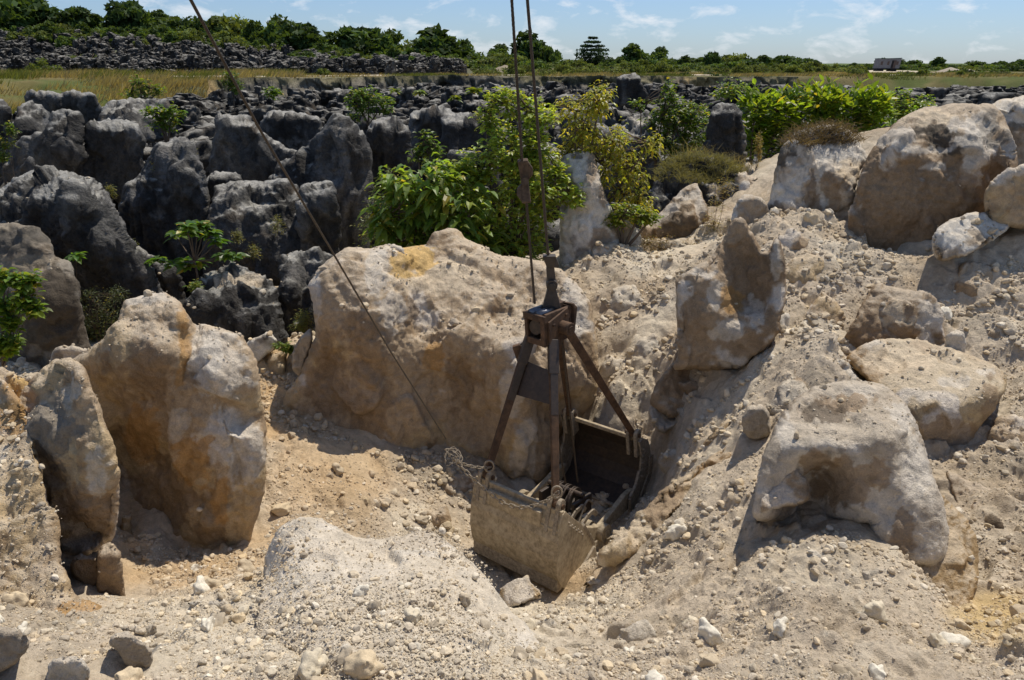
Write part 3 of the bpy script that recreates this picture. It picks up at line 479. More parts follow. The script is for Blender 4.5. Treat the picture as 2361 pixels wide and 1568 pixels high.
DARKS = [
dict(label='massive dark boulder with sloping right edge near the left side', Y=16.5, T=.8, R=60, outline=[(-80,440),(0,430),(60,397),(110,390),(170,400),(230,420),(262,470),(300,550),(340,610),(375,668),(385,720),(300,760),(200,780),(-80,780)],
 relief=[(110,393,2.2),(0,430,2.0),(200,412,1.5),(60,470,1.0),(0,540,.9),(170,440,.3),(120,480,.2),(200,520,.0),(150,600,.1),(235,560,-.2),(300,620,.1),(350,680,.3),(230,700,.0),(60,620,.4)]),
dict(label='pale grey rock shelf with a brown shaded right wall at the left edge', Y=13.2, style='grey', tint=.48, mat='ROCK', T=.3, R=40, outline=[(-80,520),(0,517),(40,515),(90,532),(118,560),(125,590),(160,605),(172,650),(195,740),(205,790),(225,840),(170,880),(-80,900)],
 relief=[(40,517,1.4),(100,540,1.0),(50,570,.8),(0,600,1.0),(140,612,.7),(60,640,.3),(0,680,.2),(120,700,-.1),(180,760,.2),(60,800,.0),(190,840,.1),(0,820,0)], blobs=[(30,560,90,40,'g'),(60,610,80,20,'s'),(130,720,80,110,'d'),(30,760,50,90,'g')]),  # dark blob on the right wall: its shade is put into the colour
dict(label='curved dark fin of rock with a pale rim at the far left', Y=27, outline=[(5,410),(40,330),(100,300),(118,265),(150,250),(185,260),(196,300),(194,400),(190,470),(60,470)], relief=[(150,252,.8),(60,320,1.2),(100,305,.5),(150,350,-.2),(120,400,.3),(50,400,.9),(185,380,.2)]),
dict(label='dark rock with a bright tilted top behind the curved fin', Y=30, outline=[(5,400),(30,290),(50,243),(75,233),(112,262),(104,330),(60,400)], relief=[(70,236,1.5),(100,262,1.2),(60,290,.0),(40,340,0)]),
dict(label='blocky black rock with a flat top right of the curved fin', Y=27.5, outline=[(185,450),(192,345),(203,285),(260,278),(322,290),(330,360),(310,450)]),
dict(label='dark ribbed pinnacle rising behind the noni sapling', Y=21, flute=.12, outline=[(268,580),(283,440),(320,400),(362,330),(418,315),(450,340),(470,410),(486,470),(482,560),(455,680),(300,680)], relief=[(410,320,.9),(330,400,.9),(380,350,.4),(420,400,.0),(350,460,.1),(450,480,.1),(400,560,0),(300,520,.3)]),
dict(label='wide crusty dark rock behind the noni sapling', Y=20, outline=[(475,650),(488,450),(510,425),(600,418),(660,415),(700,445),(735,560),(710,650)], relief=[(600,420,1.6),(510,430,1.3),(680,430,1.2),(600,480,.7),(540,500,.2),(620,540,.1),(690,520,.3),(560,600,0)]),
dict(label='squat dark pillar with a bright flat cap', Y=19.3, outline=[(700,600),(694,455),(705,425),(760,416),(775,440),(783,520),(780,600)], relief=[(730,419,.7),(740,440,.1),(720,500,0),(770,520,.2)]),
dict(label='smooth pointed black pinnacle with a sloping left shoulder', Y=24.5, T=.8, flute=.05, outline=[(622,430),(640,375),(680,360),(720,320),(758,278),(775,262),(800,268),(832,300),(855,350),(860,420),(857,500),(840,600),(770,600),(680,460)], relief=[(775,266,.6),(650,375,1.2),(700,360,.8),(760,340,.1),(800,400,-.1),(850,400,.4),(790,500,.0),(690,430,.4)]),
dict(label='dark blocky pinnacle left of the pointed black one', Y=27, outline=[(490,440),(498,290),(512,265),(580,268),(604,300),(650,335),(690,350),(690,440)]),
dict(label='broad dark pinnacle right of the pointed black one', Y=26.5, outline=[(845,500),(842,320),(848,290),(880,275),(925,283),(945,310),(950,400),(945,500)]),
dict(label='black boulder with a tan crusty top below the sapling', Y=15.3, T=.5, outline=[(440,760),(452,660),(478,628),(540,617),(600,635),(635,660),(650,730),(658,800),(560,830),(480,800)], relief=[(540,620,1.3),(480,632,1.0),(620,655,.9),(560,670,.4),(500,700,.0),(580,740,-.1),(640,740,.2)], blobs=[(560,650,60,14,'s')]),
dict(label='rough dark rock between the black boulder and the huge tan one', Y=17, T=.5, outline=[(635,830),(643,640),(660,592),(720,575),(768,590),(770,640),(740,700),(700,830)], relief=[(700,580,1.2),(660,600,.9),(750,600,1.0),(680,660,.1),(720,680,.2)]),
dict(label='dark tooth-shaped pinnacle deep left of the leafy tree', Y=31, outline=[(935,420),(938,320),(945,262),(985,250),(1045,258),(1055,320),(1050,420)]),
dict(label='dark broad pinnacle partly hidden by the leafy tree', Y=29, outline=[(1015,460),(1018,300),(1025,272),(1075,262),(1130,270),(1150,320),(1150,460)]),
dict(label='flat dark rock block in front of the grassy bank', Y=46, outline=[(55,290),(60,222),(75,212),(200,215),(222,225),(232,290)]),
dict(label='grey scored rock with a pale rubble top near the small tree', Y=38, outline=[(232,290),(240,250),(262,232),(330,228),(390,235),(402,270),(398,320),(300,330)], relief=[(330,232,2.5),(260,238,2.0),(380,245,1.5),(300,280,0),(380,290,.3)]),
dict(label='round-shouldered dark rock left of the pointed pinnacle', Y=33, outline=[(590,340),(600,280),(625,255),(680,258),(735,275),(745,340),(700,380)]),
dict(label='dark rock with ragged side standing by the left edge', Y=31, outline=[(-60,340),(-50,250),(-10,225),(10,235),(25,260),(30,320),(20,400),(-60,400)]),
dict(label='tall craggy rock on the right of the far rock field', Y=48, outline=[(1418,240),(1425,185),(1440,170),(1475,172),(1490,200),(1492,250)]),
dict(label='dark shadowed rock behind the sapling on the left', Y=19, outline=[(260,700),(270,600),(300,560),(350,590),(400,620),(430,680),(430,740),(300,740)]),
dict(label='short dark rock between ribbed pinnacle and crusty rock', Y=23, outline=[(470,520),(475,430),(490,400),(530,395),(560,410),(560,520)]),
dict(label='dark cone stone beside the curved fin', Y=23, outline=[(45,440),(50,385),(65,362),(80,375),(88,420),(85,460)]),
]
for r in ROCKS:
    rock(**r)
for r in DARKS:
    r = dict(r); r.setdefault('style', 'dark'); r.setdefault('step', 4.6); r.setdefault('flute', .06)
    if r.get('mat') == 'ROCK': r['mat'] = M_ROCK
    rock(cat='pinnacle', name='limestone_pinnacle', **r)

# pinnacles of the worked-out quarry floor: a few shapes, many copies, each its own object
def pinnacle_mesh(seed, n1=44, n2=36, w=1.0, h=3.2):
    rs = np.random.RandomState(seed); th = np.linspace(0, 2*math.pi, n1, endpoint=False); t = np.linspace(0, 1, n2)
    T_, TH = np.meshgrid(t, th, indexing='ij')
    pr = np.interp(T_, [0, .25, .6, .85, .96, 1], [1.1, 1.0, .82+rs.uniform(-.1, .15), .70+rs.uniform(-.15, .2), .58+rs.uniform(-.15, .15), .02])
    sx, sy = rs.uniform(.8, 1.5), rs.uniform(.6, 1.0); ex = 0.75
    cx, sy_ = np.cos(TH), np.sin(TH); rr = (np.abs(cx)**(2/ex)+np.abs(sy_)**(2/ex))**(-ex/2)
    x = cx*rr*pr*sx*w; y = sy_*rr*pr*sy*w; top = h*(1-0.0*TH); z = T_*top
    z = z+(x*rs.uniform(-.5, .5)+y*rs.uniform(-.3, .6))*T_**2
    x = x+T_*rs.uniform(-.5, .5); V = np.stack([x, y, z], -1).reshape(-1, 3)
    V = V+np.stack([fbm(V+seed*9, .8, 4), fbm(V+seed*9+40, .8, 4), fbm(V+seed*9+80, .6, 4)*0.7], -1)*0.3
    V = V+(facet(V+seed*3, 1.1, 60)*0.6+facet(V*np.array([1,1,.5])+seed*5, 2.4, 50)*.26)[:, None]*np.stack([cx.ravel(), sy_.ravel(), .5+0*cx.ravel()], -1)
    V = V+(fbm(V*np.array([1, 1, .3])+seed, 2.2, 3, .5, 'r')*0.22)[:, None]*np.stack([cx.ravel(), sy_.ravel(), 0*cx.ravel()], -1)
    idx = np.arange(n1*n2).reshape(n2, n1); F = np.stack([idx[:-1], np.roll(idx, -1, 1)[:-1], np.roll(idx, -1, 1)[1:], idx[1:]], -1).reshape(-1, 4)
    F3 = np.concatenate([F[:, [0, 1, 2]], F[:, [0, 2, 3]]]); N = vnormals(V, F3)
    return V, F, N
protos = []
for s in range(10):
    V, F, N = pinnacle_mesh(s+1); c = rock_col(V*1.0, N, 'dark', s, None, None)
    protos.append((V, F, c))
rs = np.random.RandomState(11); cand = []
for _ in range(16000):
    u = rs.uniform(-.72, .72); Y = math.exp(rs.uniform(math.log(27), math.log(170))) if rs.rand() < .55 else rs.uniform(141, 222)
    yb = np.interp(u, _U, _YB)
    if u > 0.13 and Y < 30+10*sstep(.13, .4, u)+ (8 if u > .3 else 0): continue
    if (yb+3 if u < -.3 else yb-5) < Y < 141 or (Y > 141 and (u > -0.06)): continue
    if Y > 206-70*max(0, u+.35) and Y > 141: continue
    if u > .3 and Y < 120 and rs.rand() < 0.35: continue
    cand.append((u*Y, Y))
keep = []; cell = {}
for x, y in cand:
    d = (1.35+0.007*y) if y < 138 else 1.45
    k = (int(x//d), int(y//d), 0); ok = True
    if k in cell: continue
    for a, b, c, e in OCC:
        if a-.6 < x < b+.6 and c-.8 < y < e+.8: ok = False; break
    if not ok: continue
    cell[k] = 1; keep.append((x, y))
keep.sort(key=lambda p: p[1])
rs = np.random.RandomState(5); n_ind = 0; stuffV, stuffF, stuffC = [], [], []; off = 0
pm = [None]*len(protos)
for i, (x, y) in enumerate(keep):
    k = rs.randint(len(protos)); far = y > 136
    sc = rs.uniform(.6, 1.15)*(1.0+0.002*y if not far else 1.0); hz = rs.uniform(.6, 1.3)*(0.8 if y > 60 else 1.0)
    if far: hz = rs.uniform(.45, 1.15); sc = rs.uniform(.45, 1.0)
    if 92 < y < 141: hz = rs.uniform(1.0, 1.9)
    rot = rs.uniform(0, 6.28); z = float(ground_z(np.array([x]), np.array([y]), False)[0])-0.35
    if not far:
        cap = CAMZ-(1.3 if y < 60 else 2.5)-rs.uniform(0, 1.6); hz = max(.25, min(hz, (cap-z)/(3.3*sc)))
    if n_ind < 290:
        if pm[k] is None:
            o = mesh_np('weathered_pinnacle', protos[k][0], protos[k][1], M_DARK, col=protos[k][2], loc=(0, 0, 0)); pm[k] = o
        else:
            o = pm[k].copy(); scene.collection.objects.link(o)
        o.location = (x, y, z); o.rotation_euler = (rs.uniform(-.1, .1), rs.uniform(-.1, .1), rot); o.scale = (sc, sc, sc*hz*1.0)
        shp = 'tall' if hz > .95 else ('squat' if hz < .7 else 'blocky')
        gr = 'left quarry floor' if x/y < -.3 else 'middle quarry floor' if x/y < .15 else 'right quarry floor'
        dst = 'nearest rows' if y < 42 else 'middle rows' if y < 70 else 'far rows'
        tag(o, '%s dark limestone pinnacle in the %s of the %s' % (shp, dst, gr), 'pinnacle', '%s pinnacles, %s, %s' % (shp, dst, gr)); n_ind += 1
    else:
        V, F, c = protos[k]; ca, sa = math.cos(rot), math.sin(rot)
        v = V*np.array([sc, sc, sc*hz]); v = np.stack([v[:, 0]*ca-v[:, 1]*sa+x, v[:, 0]*sa+v[:, 1]*ca+y, v[:, 2]+z], -1)
        stuffV.append(v); stuffF.append(F+off); stuffC.append(c*rs.uniform(.55, 1.0)); off += len(v)
print('pinnacles', len(keep))
o = mesh_np('distant_pinnacle_field', np.concatenate(stuffV), np.concatenate(stuffF), M_FAR, col=np.concatenate(stuffC))
tag(o, 'far field of small grey limestone pinnacles reaching to the dirt road and hill', 'rock field', kind='stuff')

# the cut cliff at the back of the quarry
us = np.linspace(-.36, .34, 900); zs = np.linspace(0, 1, 26); UU, ZZ = np.meshgrid(us, zs, indexing='ij'); YB_ = np.interp(UU, _U, _YB)-4.5+ZZ*2.0
X_ = UU*YB_; zb = ground_z(UU*(YB_-6), YB_-6, False)-.8; zt = ground_z(UU*(np.interp(UU, _U, _YT)+2), np.interp(UU, _U, _YT)+2, False)+.05
V = np.stack([X_, YB_, zb*(1-ZZ)+zt*ZZ], -1).reshape(-1, 3); env = np.sin(np.clip(ZZ, .02, .98)*math.pi).ravel()**.4
V[:, 1] -= (facet(V*np.array([1, 1, .9]), .3, 60)*3.4+facet(V*np.array([1, 1, .6]), .8, 40)*.9+fbm(V*np.array([1, 1, .8]), .7, 5, .6, 'r')*.9)*env; V[:, 2] += fbm(V*np.array([1, .2, 0]), .35, 4)*.5*ZZ.ravel()
c = lerp(np.broadcast_to(np.array(hexs(118, 112, 100)), V.shape), np.array(hexs(62, 62, 60)), sstep(-.15, .15, fbm(V*np.array([1, 1, .4]), .25, 4))); c = lerp(c, np.array(hexs(176, 150, 104)), .8*sstep(.3, .5, fbm(V+9, .1, 3))); c = lerp(c, np.array(hexs(110, 104, 72)), .7*sstep(.75, 1.0, (ZZ.ravel()+.3*fbm(V, .3, 3))))
i_ = np.arange(V.shape[0]).reshape(UU.shape); F = np.stack([i_[:-1, :-1], i_[1:, :-1], i_[1:, 1:], i_[:-1, 1:]], -1).reshape(-1, 4)
tag(mesh_np('quarry_cliff', V, F, M_FAR, col=c), kind='structure')
# jagged blocks fused into the banks
def ray_ground(vx, vy, y0=4.0, y1=24.0):
    Y = np.linspace(y0, y1, 500); P = Wv(np.stack([np.full(500, float(vx)), np.full(500, float(vy))], -1), Y); h = P[:, 2] < ground_z(P[:, 0], P[:, 1], False)
    k = np.argmax(h); return float(Y[k]) if h.any() else None
FUSED = [(1450,700,60,45,'rubble slope just behind the grab head','sand'),(1500,800,45,35,'rubble slope left of the horned rock','sand'),(1420,850,40,30,'rubble slope above the right jaw','sand'),(1600,900,60,40,'shadowed bank under the horned rock','brown'),(1850,640,70,50,'heap right of the horned rock','tan'),(1900,740,60,60,'heap left of the half-buried rock','tan'),(1990,610,50,30,'crest of the right heap','sand'),(1840,560,50,35,'top of the right heap','tan'),(2250,660,60,50,'rubble bank at the right edge','tan'),(2310,780,60,60,'right edge above the flat boulder','tan'),(2200,600,40,30,'foot of the layered ledge','sand'),(1790,760,45,40,'bank right of the horned rock','sand'),(1650,1000,60,45,'slope above the rock rib','tan'),(1560,1060,40,30,'slope beside the rock rib','sand'),(1480,1090,35,30,'slope right of the far jaw','sand'),(2330,1010,60,50,'right edge below the flat boulder','tan'),(1330,560,45,30,'foot of the tall white rock','white'),(1400,585,40,30,'rubble right of the tall white rock','white'),(1460,560,35,25,'rubble before the triangular rock','white'),(1720,430,40,35,'pale rubble beside the standing stone','white'),(1740,390,35,25,'pale rubble left of the cracked white rock','white'),(1400,1330,60,25,'foot of the slope right of the near jaw','ochre'),(1250,1440,50,25,'gully between the mound and the right slope','sand'),(1480,1460,60,30,'lower slope right of the mound','sand'),(2020,1330,45,25,'gravel below the arched boulder','sand'),(1890,1290,40,28,'gravel in front of the leaning slab','white'),(640,850,25,40,'cleft between the two big tan boulders','ochre'),(290,1230,25,50,'yellow cleft left of the tall tan boulder','ochre'),(1010,1200,60,40,'foot of the huge tan boulder','tan'),(1060,1130,70,60,'shaded foot of the huge tan boulder behind the jaw','brown'),(330,1460,60,25,'rubble crest at lower left','sand'),(480,1400,50,18,'gravel crest left of the mound','sand')]
rs = np.random.RandomState(17)
for vx, vy, w, h, where, st in FUSED:
    Yh = ray_ground(vx, vy)
    if Yh is None: continue
    a = np.sort(rs.uniform(0, 2*math.pi, 9))+.0; rr = rs.uniform(.7, 1.15, 9); ol = [(vx+w*rr[k]*math.cos(a[k]), vy+h*rr[k]*math.sin(a[k])+h*.35*(math.sin(a[k]) > 0)) for k in range(9)]
    wm_ = min(w, h)*2*VS*Yh/FPX
    rock('block fused into the bank, '+where, ol, Yh+.18*wm_, style=st, T=.28*wm_, R=min(w, h)*.5, relief=[(vx, vy-h, .45*wm_), (vx-w*.6, vy-h*.5, .25*wm_), (vx+w*.6, vy-h*.5, .25*wm_), (vx, vy, .0), (vx+rs.uniform(-.4, .4)*w, vy+h*.6, -.05*wm_), (vx-w*.7, vy+h*.4, .1*wm_), (vx+w*.7, vy+h*.4, .1*wm_)], step=4, rough=3.2, name='fused_block', dust=.3, amp=1.2, back=.4*wm_)
# ------------------------------------------------------------------ clamshell grab, ropes and chain
M_RUST = mat_plain('rusty_steel', hexs(66, 50, 38), 0.75, 0.0, .4, 9, hexs(92, 70, 52), .5, .004)
M_DUST = mat_plain('dusty_worn_steel', hexs(140, 126, 102), 0.8, 0.0, .28, 13, hexs(176, 160, 134), .6, .006)
M_BLACK = mat_plain('dark_oily_steel_and_jaw_shade', hexs(48, 40, 33), 0.55, 0.0, .3, 14, hexs(66, 54, 44), .4, .003, .5)
M_SHINE = mat_plain('polished_roller_steel', hexs(105, 106, 110), 0.38, 1.0, .2, 20, None, .1, .001)
M_ROPE = mat_plain('greased_wire_rope', hexs(62, 54, 46), 0.6, 0.0, .4, 60, hexs(92, 78, 62), 1.0, .006)
M_CHAIN = mat_plain('dusty_chain_steel', hexs(120, 108, 92), 0.7, 0.0, .3, 20, hexs(160, 148, 130), .4, .003)
def wear(m, col, amt=.5):
    t = m.node_tree; N = t.nodes; L = t.links; b = N['Principled BSDF']; src = b.inputs['Base Color'].links[0].from_socket
    g = N.new('ShaderNodeNewGeometry'); mp = N.new('ShaderNodeMapping'); mp.inputs['Rotation'].default_value = (.5, .9, .3); mp.inputs['Scale'].default_value = (3, 34, 5); L.new(g.outputs['Position'], mp.inputs[0])
    n = N.new('ShaderNodeTexNoise'); n.inputs['Scale'].default_value = 1.6; n.inputs['Detail'].default_value = 8; n.inputs['Roughness'].default_value = .75; L.new(mp.outputs[0], n.inputs['Vector'])
    n2 = N.new('ShaderNodeTexNoise'); n2.inputs['Scale'].default_value = 3.0; n2.inputs['Detail'].default_value = 9; n2.inputs['Roughness'].default_value = .8; L.new(g.outputs['Position'], n2.inputs['Vector'])
    r = N.new('ShaderNodeValToRGB'); r.color_ramp.elements[0].position = .56; r.color_ramp.elements[1].position = .66; L.new(n.outputs['Fac'], r.inputs[0])
    r2 = N.new('ShaderNodeValToRGB'); r2.color_ramp.elements[0].position = .5; r2.color_ramp.elements[1].position = .62; L.new(n2.outputs['Fac'], r2.inputs[0])
    a = N.new('ShaderNodeMath'); a.operation = 'MAXIMUM'; L.new(r.outputs[0], a.inputs[0]); L.new(r2.outputs[0], a.inputs[1]); a2 = N.new('ShaderNodeMath'); a2.operation = 'MULTIPLY'; a2.inputs[1].default_value = amt; L.new(a.outputs[0], a2.inputs[0])
    x = N.new('ShaderNodeMix'); x.data_type = 'RGBA'; L.new(a2.outputs[0], x.inputs['Factor']); L.new(src, x.inputs['A']); x.inputs['B'].default_value = (*col, 1); L.new(x.outputs['Result'], b.inputs['Base Color'])
wear(M_DUST, hexs(190, 176, 150), .55); wear(M_RUST, hexs(118, 88, 62), .45); wear(M_BLACK, hexs(96, 74, 54), .35); wear(M_CHAIN, hexs(180, 166, 142), .4)
class MB:
    def __init__(s): s.V = []; s.F = []; s.n = 0
    def add(s, V, F):
        V = np.asarray(V, float); s.V.append(V)
        for f in F: s.F.append([a+s.n for a in f])
        s.n += len(V); return s
    def box8(s, c):          # 8 corners: bottom ring 0-3, top ring 4-7
        return s.add(c, [(3, 2, 1, 0), (4, 5, 6, 7), (0, 1, 5, 4), (1, 2, 6, 5), (2, 3, 7, 6), (3, 0, 4, 7)])
    def beam(s, p, q, w, t, up=(0, 0, 1), w2=None, t2=None):
        p = np.array(p, float); q = np.array(q, float); d = q-p; d /= np.linalg.norm(d); x = np.cross(d, up); x /= np.linalg.norm(x); y = np.cross(x, d)
        w2 = w2 or w; t2 = t2 or t
        r = lambda c, w, t: [c-x*w/2-y*t/2, c+x*w/2-y*t/2, c+x*w/2+y*t/2, c-x*w/2+y*t/2]
        return s.box8(np.array(r(p, w, t)+r(q, w2, t2)))
    def tube(s, pts, r, n=10, cap=True):
        P = np.array(pts, float); m = len(P); R = np.full(m, r) if np.isscalar(r) else np.array(r); T = np.gradient(P, axis=0); T /= np.linalg.norm(T, axis=1, keepdims=True)
        ref = np.array([0, 0, 1.]) if abs(T[0, 2]) < .9 else np.array([1., 0, 0]); u = np.cross(T[0], ref); u /= np.linalg.norm(u); V = []
        for i in range(m):
            u = u-T[i]*(u@T[i]); u /= np.linalg.norm(u); v = np.cross(T[i], u)
            for k in range(n): a = 2*math.pi*k/n; V.append(P[i]+R[i]*(math.cos(a)*u+math.sin(a)*v))
        F = [(i*n+k, i*n+(k+1) % n, (i+1)*n+(k+1) % n, (i+1)*n+k) for i in range(m-1) for k in range(n)]
        if cap: F += [tuple(range(n))[::-1], tuple((m-1)*n+k for k in range(n))]
        return s.add(V, F)
    def cyl(s, p, q, r, n=20, r2=None): return s.tube([p, q], [r, r2 or r], n)
    def prism(s, poly, h):
        """poly (n,3) planar loop, extruded by vector h"""
        P = np.array(poly, float); n = len(P); V = np.concatenate([P, P+np.array(h)])
        return s.add(V, [tuple(range(n))[::-1], tuple(range(n, 2*n))]+[(i, (i+1) % n, n+(i+1) % n, n+i) for i in range(n)])
    def ball(s, c, r, n=8):
        V = [np.array(c)+r*np.array([math.sin(a)*math.cos(b), math.sin(a)*math.sin(b), math.cos(a)]) for a in np.linspace(.01, math.pi-.01, n//2+1) for b in np.linspace(0, 2*math.pi, n, endpoint=False)]
        return s.add(V, [(i*n+k, i*n+(k+1) % n, (i+1)*n+(k+1) % n, (i+1)*n+k) for i in range(n//2) for k in range(n)])
    def build(s, name, mat, parent=None, bevel=0.0, smooth=False, loc=None):
        V = np.concatenate(s.V); L = np.array(loc if loc is not None else V.mean(0)) if parent is None else wloc(parent)
        me = bpy.data.meshes.new(name); me.from_pydata((V-L).tolist(), [], s.F); me.update()
        if mat: me.materials.append(mat)
        if smooth: me.polygons.foreach_set('use_smooth', [True]*len(me.polygons))
        o = bpy.data.objects.new(name, me); scene.collection.objects.link(o)
        if parent is None: o.location = L
        else: o.parent = parent
        if bevel:
            b = o.modifiers.new('bevel', 'BEVEL'); b.width = bevel; b.segments = 2; b.limit_method = 'ANGLE'; b.angle_limit = 0.6
        return o
NL, NR = W1(1120, 1105, 10.84), W1(1275, 1187, 9.83); FL, FR = W1(1316, 966, 13.04), W1(1460, 1005, 12.36)
mN, mF = (NL+NR)/2, (FL+FR)/2; O_ = (mN+mF)/2
ea = ((NR-NL).normalized()+(FR-FL).normalized()).normalized(); eb = (mF-mN).normalized(); ea.z = 0; eb.z = 0; ez = Vector((0, 0, 1))
HI = ((NR-NL).length+(FR-FL).length)/4; HJ = (mF-mN).length/2
def G(i, j, k): return np.array(O_+ea*i+eb*j+ez*k)
grab = empty('clamshell_grab', O_-Vector((0, 0, 1.5)))
tag(grab, 'open rusty clamshell grab bucket hanging on wire ropes between the boulders', 'clamshell grab')
def jaw(sg, cut):
    """sg -1 near jaw, +1 far jaw; cut: opening edge profile from the pin to the lip, as (inward, k)"""
    if sg < 0: back = [(-.02, .02), (-.11, -.22), (-.17, -.5), (-.17, -.8), (-.08, -1.08), (.12, -1.30), (.42, -1.40), (.74, -1.35), (1.04, -1.16)]
    else: back = [(-.02, .02), (-.27, -.10), (-.43, -.42), (-.42, -.82), (-.24, -1.14), (.12, -1.32)]
    def J(v, i, o=0): return G(i, sg*(HJ-v[0]), v[1])
    n = len(back); th = .035; c = [np.array(b) for b in back]
    fine = []
    for a in range(n-1):
        for t in (0, .5): fine.append(c[a]*(1-t)+c[a+1]*t+np.array([-1, 0])*(0.02*math.sin(math.pi*t)))
    fine.append(c[-1]); nrm = []
    for k in range(len(fine)):
        d = fine[min(k+1, len(fine)-1)]-fine[max(k-1, 0)]; d = d/np.linalg.norm(d); nrm.append(np.array([-d[1], d[0]])*(1))
    if sum((nrm[3]*np.array([1, 0]))) < 0: nrm = [-x for x in nrm]
    m = MB(); w = HI+.13; V = []; ni = 13
    for a in range(len(fine)):
        for b in range(ni):
            i = -w+2*w*b/(ni-1); bulge = 0.0
            V.append(J(fine[a]-nrm[a]*bulge, i))
        for b in range(ni):
            i = -w+2*w*b/(ni-1); V.append(J(fine[a]+nrm[a]*th, i))
    F = []; S = 2*ni
    for a in range(len(fine)-1):
        for b in range(ni-1):
            F.append((a*S+b, a*S+b+1, (a+1)*S+b+1, (a+1)*S+b)); F.append((a*S+ni+b, (a+1)*S+ni+b, (a+1)*S+ni+b+1, a*S+ni+b+1))
        F.append((a*S, (a+1)*S, (a+1)*S+ni, a*S+ni)); F.append((a*S+ni-1, a*S+2*ni-1, (a+1)*S+2*ni-1, (a+1)*S+ni-1))
    e = (len(fine)-1)*S
    for b in range(ni-1): F.append((b, b+ni, b+ni+1, b+1)); F.append((e+b, e+b+1, e+ni+b+1, e+ni+b))
    m.add(V, F)
    jawo = m.build('bucket_shell', M_DUST if sg < 0 else M_BLACK, grab, smooth=False)  # far shell: dark worn steel, with its inner shade put into the colour
    jawo['label'] = 'dusty grey near jaw of the grab' if sg < 0 else 'dark hollow far jaw of the grab'
    for si in (-1, 1):                                             # side cheeks
        loop = [J(b, si*w) for b in fine]+[J(np.array(v), si*w) for v in cut[::-1]]
        h = np.array(ea)*(.04*si)
        MB().prism(loop, h)  .build('side_plate', M_DUST if sg < 0 else M_CHAIN, jawo, bevel=.006)  # far cheeks take the chain steel, standing in for bounced light on them
        # thick worn edge bar along the cutting edge of the cheek
        eb_ = MB(); q = cut[-3:] if sg < 0 else cut[-4:]
        for a in range(len(q)-1): eb_.beam(J(np.array(q[a]), si*(w+.02)), J(np.array(q[a+1]), si*(w+.02)), .075, .05, up=np.array(ea))
        if sg < 0: eb_.beam(J(np.array((1.04, -1.14)), si*(w+.03)), J(np.array((.36, -1.40)), si*(w+.03)), .2, .1, up=np.array(ea))
        else: eb_.beam(J(np.array((-.42, -.45)), si*(w+.03)), J(np.array((-.40, -.83)), si*(w+.03)), .13, .08, up=np.array(ea)); eb_.beam(J(np.array((-.40, -.83)), si*(w+.03)), J(np.array((.08, -1.30)), si*(w+.03)), .18, .09, up=np.array(ea))
        eb_.build('wear_bar', M_CHAIN, jawo, bevel=.01)
        # arm from the cheek to the hinge
        ar = MB(); hp = [(.55, -.62), (.75, -.62), (1.05, -.78), (HJ+.1, -1.0), (HJ+.02, -1.16), (.95, -1.08), (.75, -1.0)] if sg < 0 else [(.12, -.88), (.45, -.86), (.9, -.92), (HJ+.08, -.95), (HJ+.06, -1.13), (.85, -1.15), (.3, -1.2)]
        ar.prism([J(np.array(v), si*(w-.12)) for v in hp], np.array(ea)*(.09*si)); ar.build('hinge_arm', M_DUST, jawo, bevel=.012)
        # clevis lugs with pin
        lg = MB()
        for dd in (-.075, .075):
            cc = [J(np.array((.05+.105*math.cos(t), .10+.105*math.sin(t))), si*HI+dd-.022) for t in np.linspace(-.2, math.pi+.2, 9)]
            lg.prism(cc+[J(np.array((-.15, -.28)), si*HI+dd-.022), J(np.array((.06, -.32)), si*HI+dd-.022)], np.array(ea)*.065)
        lg.build('clevis_lug', M_CHAIN, jawo, bevel=.012)
        MB().cyl(J(np.array((.05, .10)), si*HI-.14), J(np.array((.05, .10)), si*HI+.14), .038, 16).build('pin', M_RUST, jawo)
        rv = MB()
        for t in range(5):
            for rr in range(2):
                v = np.array((.16+t*.1+rr*.05, -.2-t*.09-(.08 if rr else 0))) if sg < 0 else np.array((-.05-.02*rr+.0*t, -.18-t*.13))
                rv.ball(J(v, si*(w+.045)), .02, 8)
        rv.build('rivets', M_CHAIN, jawo, smooth=True)
    rim = MB(); rim.beam(J(np.array((.0, .0)), -w-.03), J(np.array((.0, .0)), w+.03), .07, .13 if sg < 0 else .07); (rim.beam(J(np.array((-.085, -.22)), -w-.02), J(np.array((-.085, -.22)), w+.02), .07, .05) if sg < 0 else None)
    if sg < 0: rim.beam(J(np.array((-.10, -.13)), -HI+.16), J(np.array((-.10, -.13)), HI-.16), .07, .24)
    rim.build('rim_bar', M_DUST, jawo, bevel=.015)
    lip = MB(); v = np.array(back[-1]); v0 = np.array(back[-2]); lip.beam(J(v, -w-.04), J(v, w+.04), .14, .05)
    if sg < 0: lip.beam(J(np.array((-.05, -1.13)), -w-.03), J(np.array((-.05, -1.13)), w+.03), .12, .2)
    lip.build('cutting_lip', M_CHAIN, jawo, bevel=.012)
    return jawo
jaw(-1, [(.06, .04), (.16, -.06), (.40, -.28), (.66, -.52), (.86, -.78), (1.06, -1.08)])
jaw(1, [(.12, .02), (.05, -.12), (-.02, -.35), (.0, -.58), (.12, -.80), (.35, -.93), (.30, -1.22)])
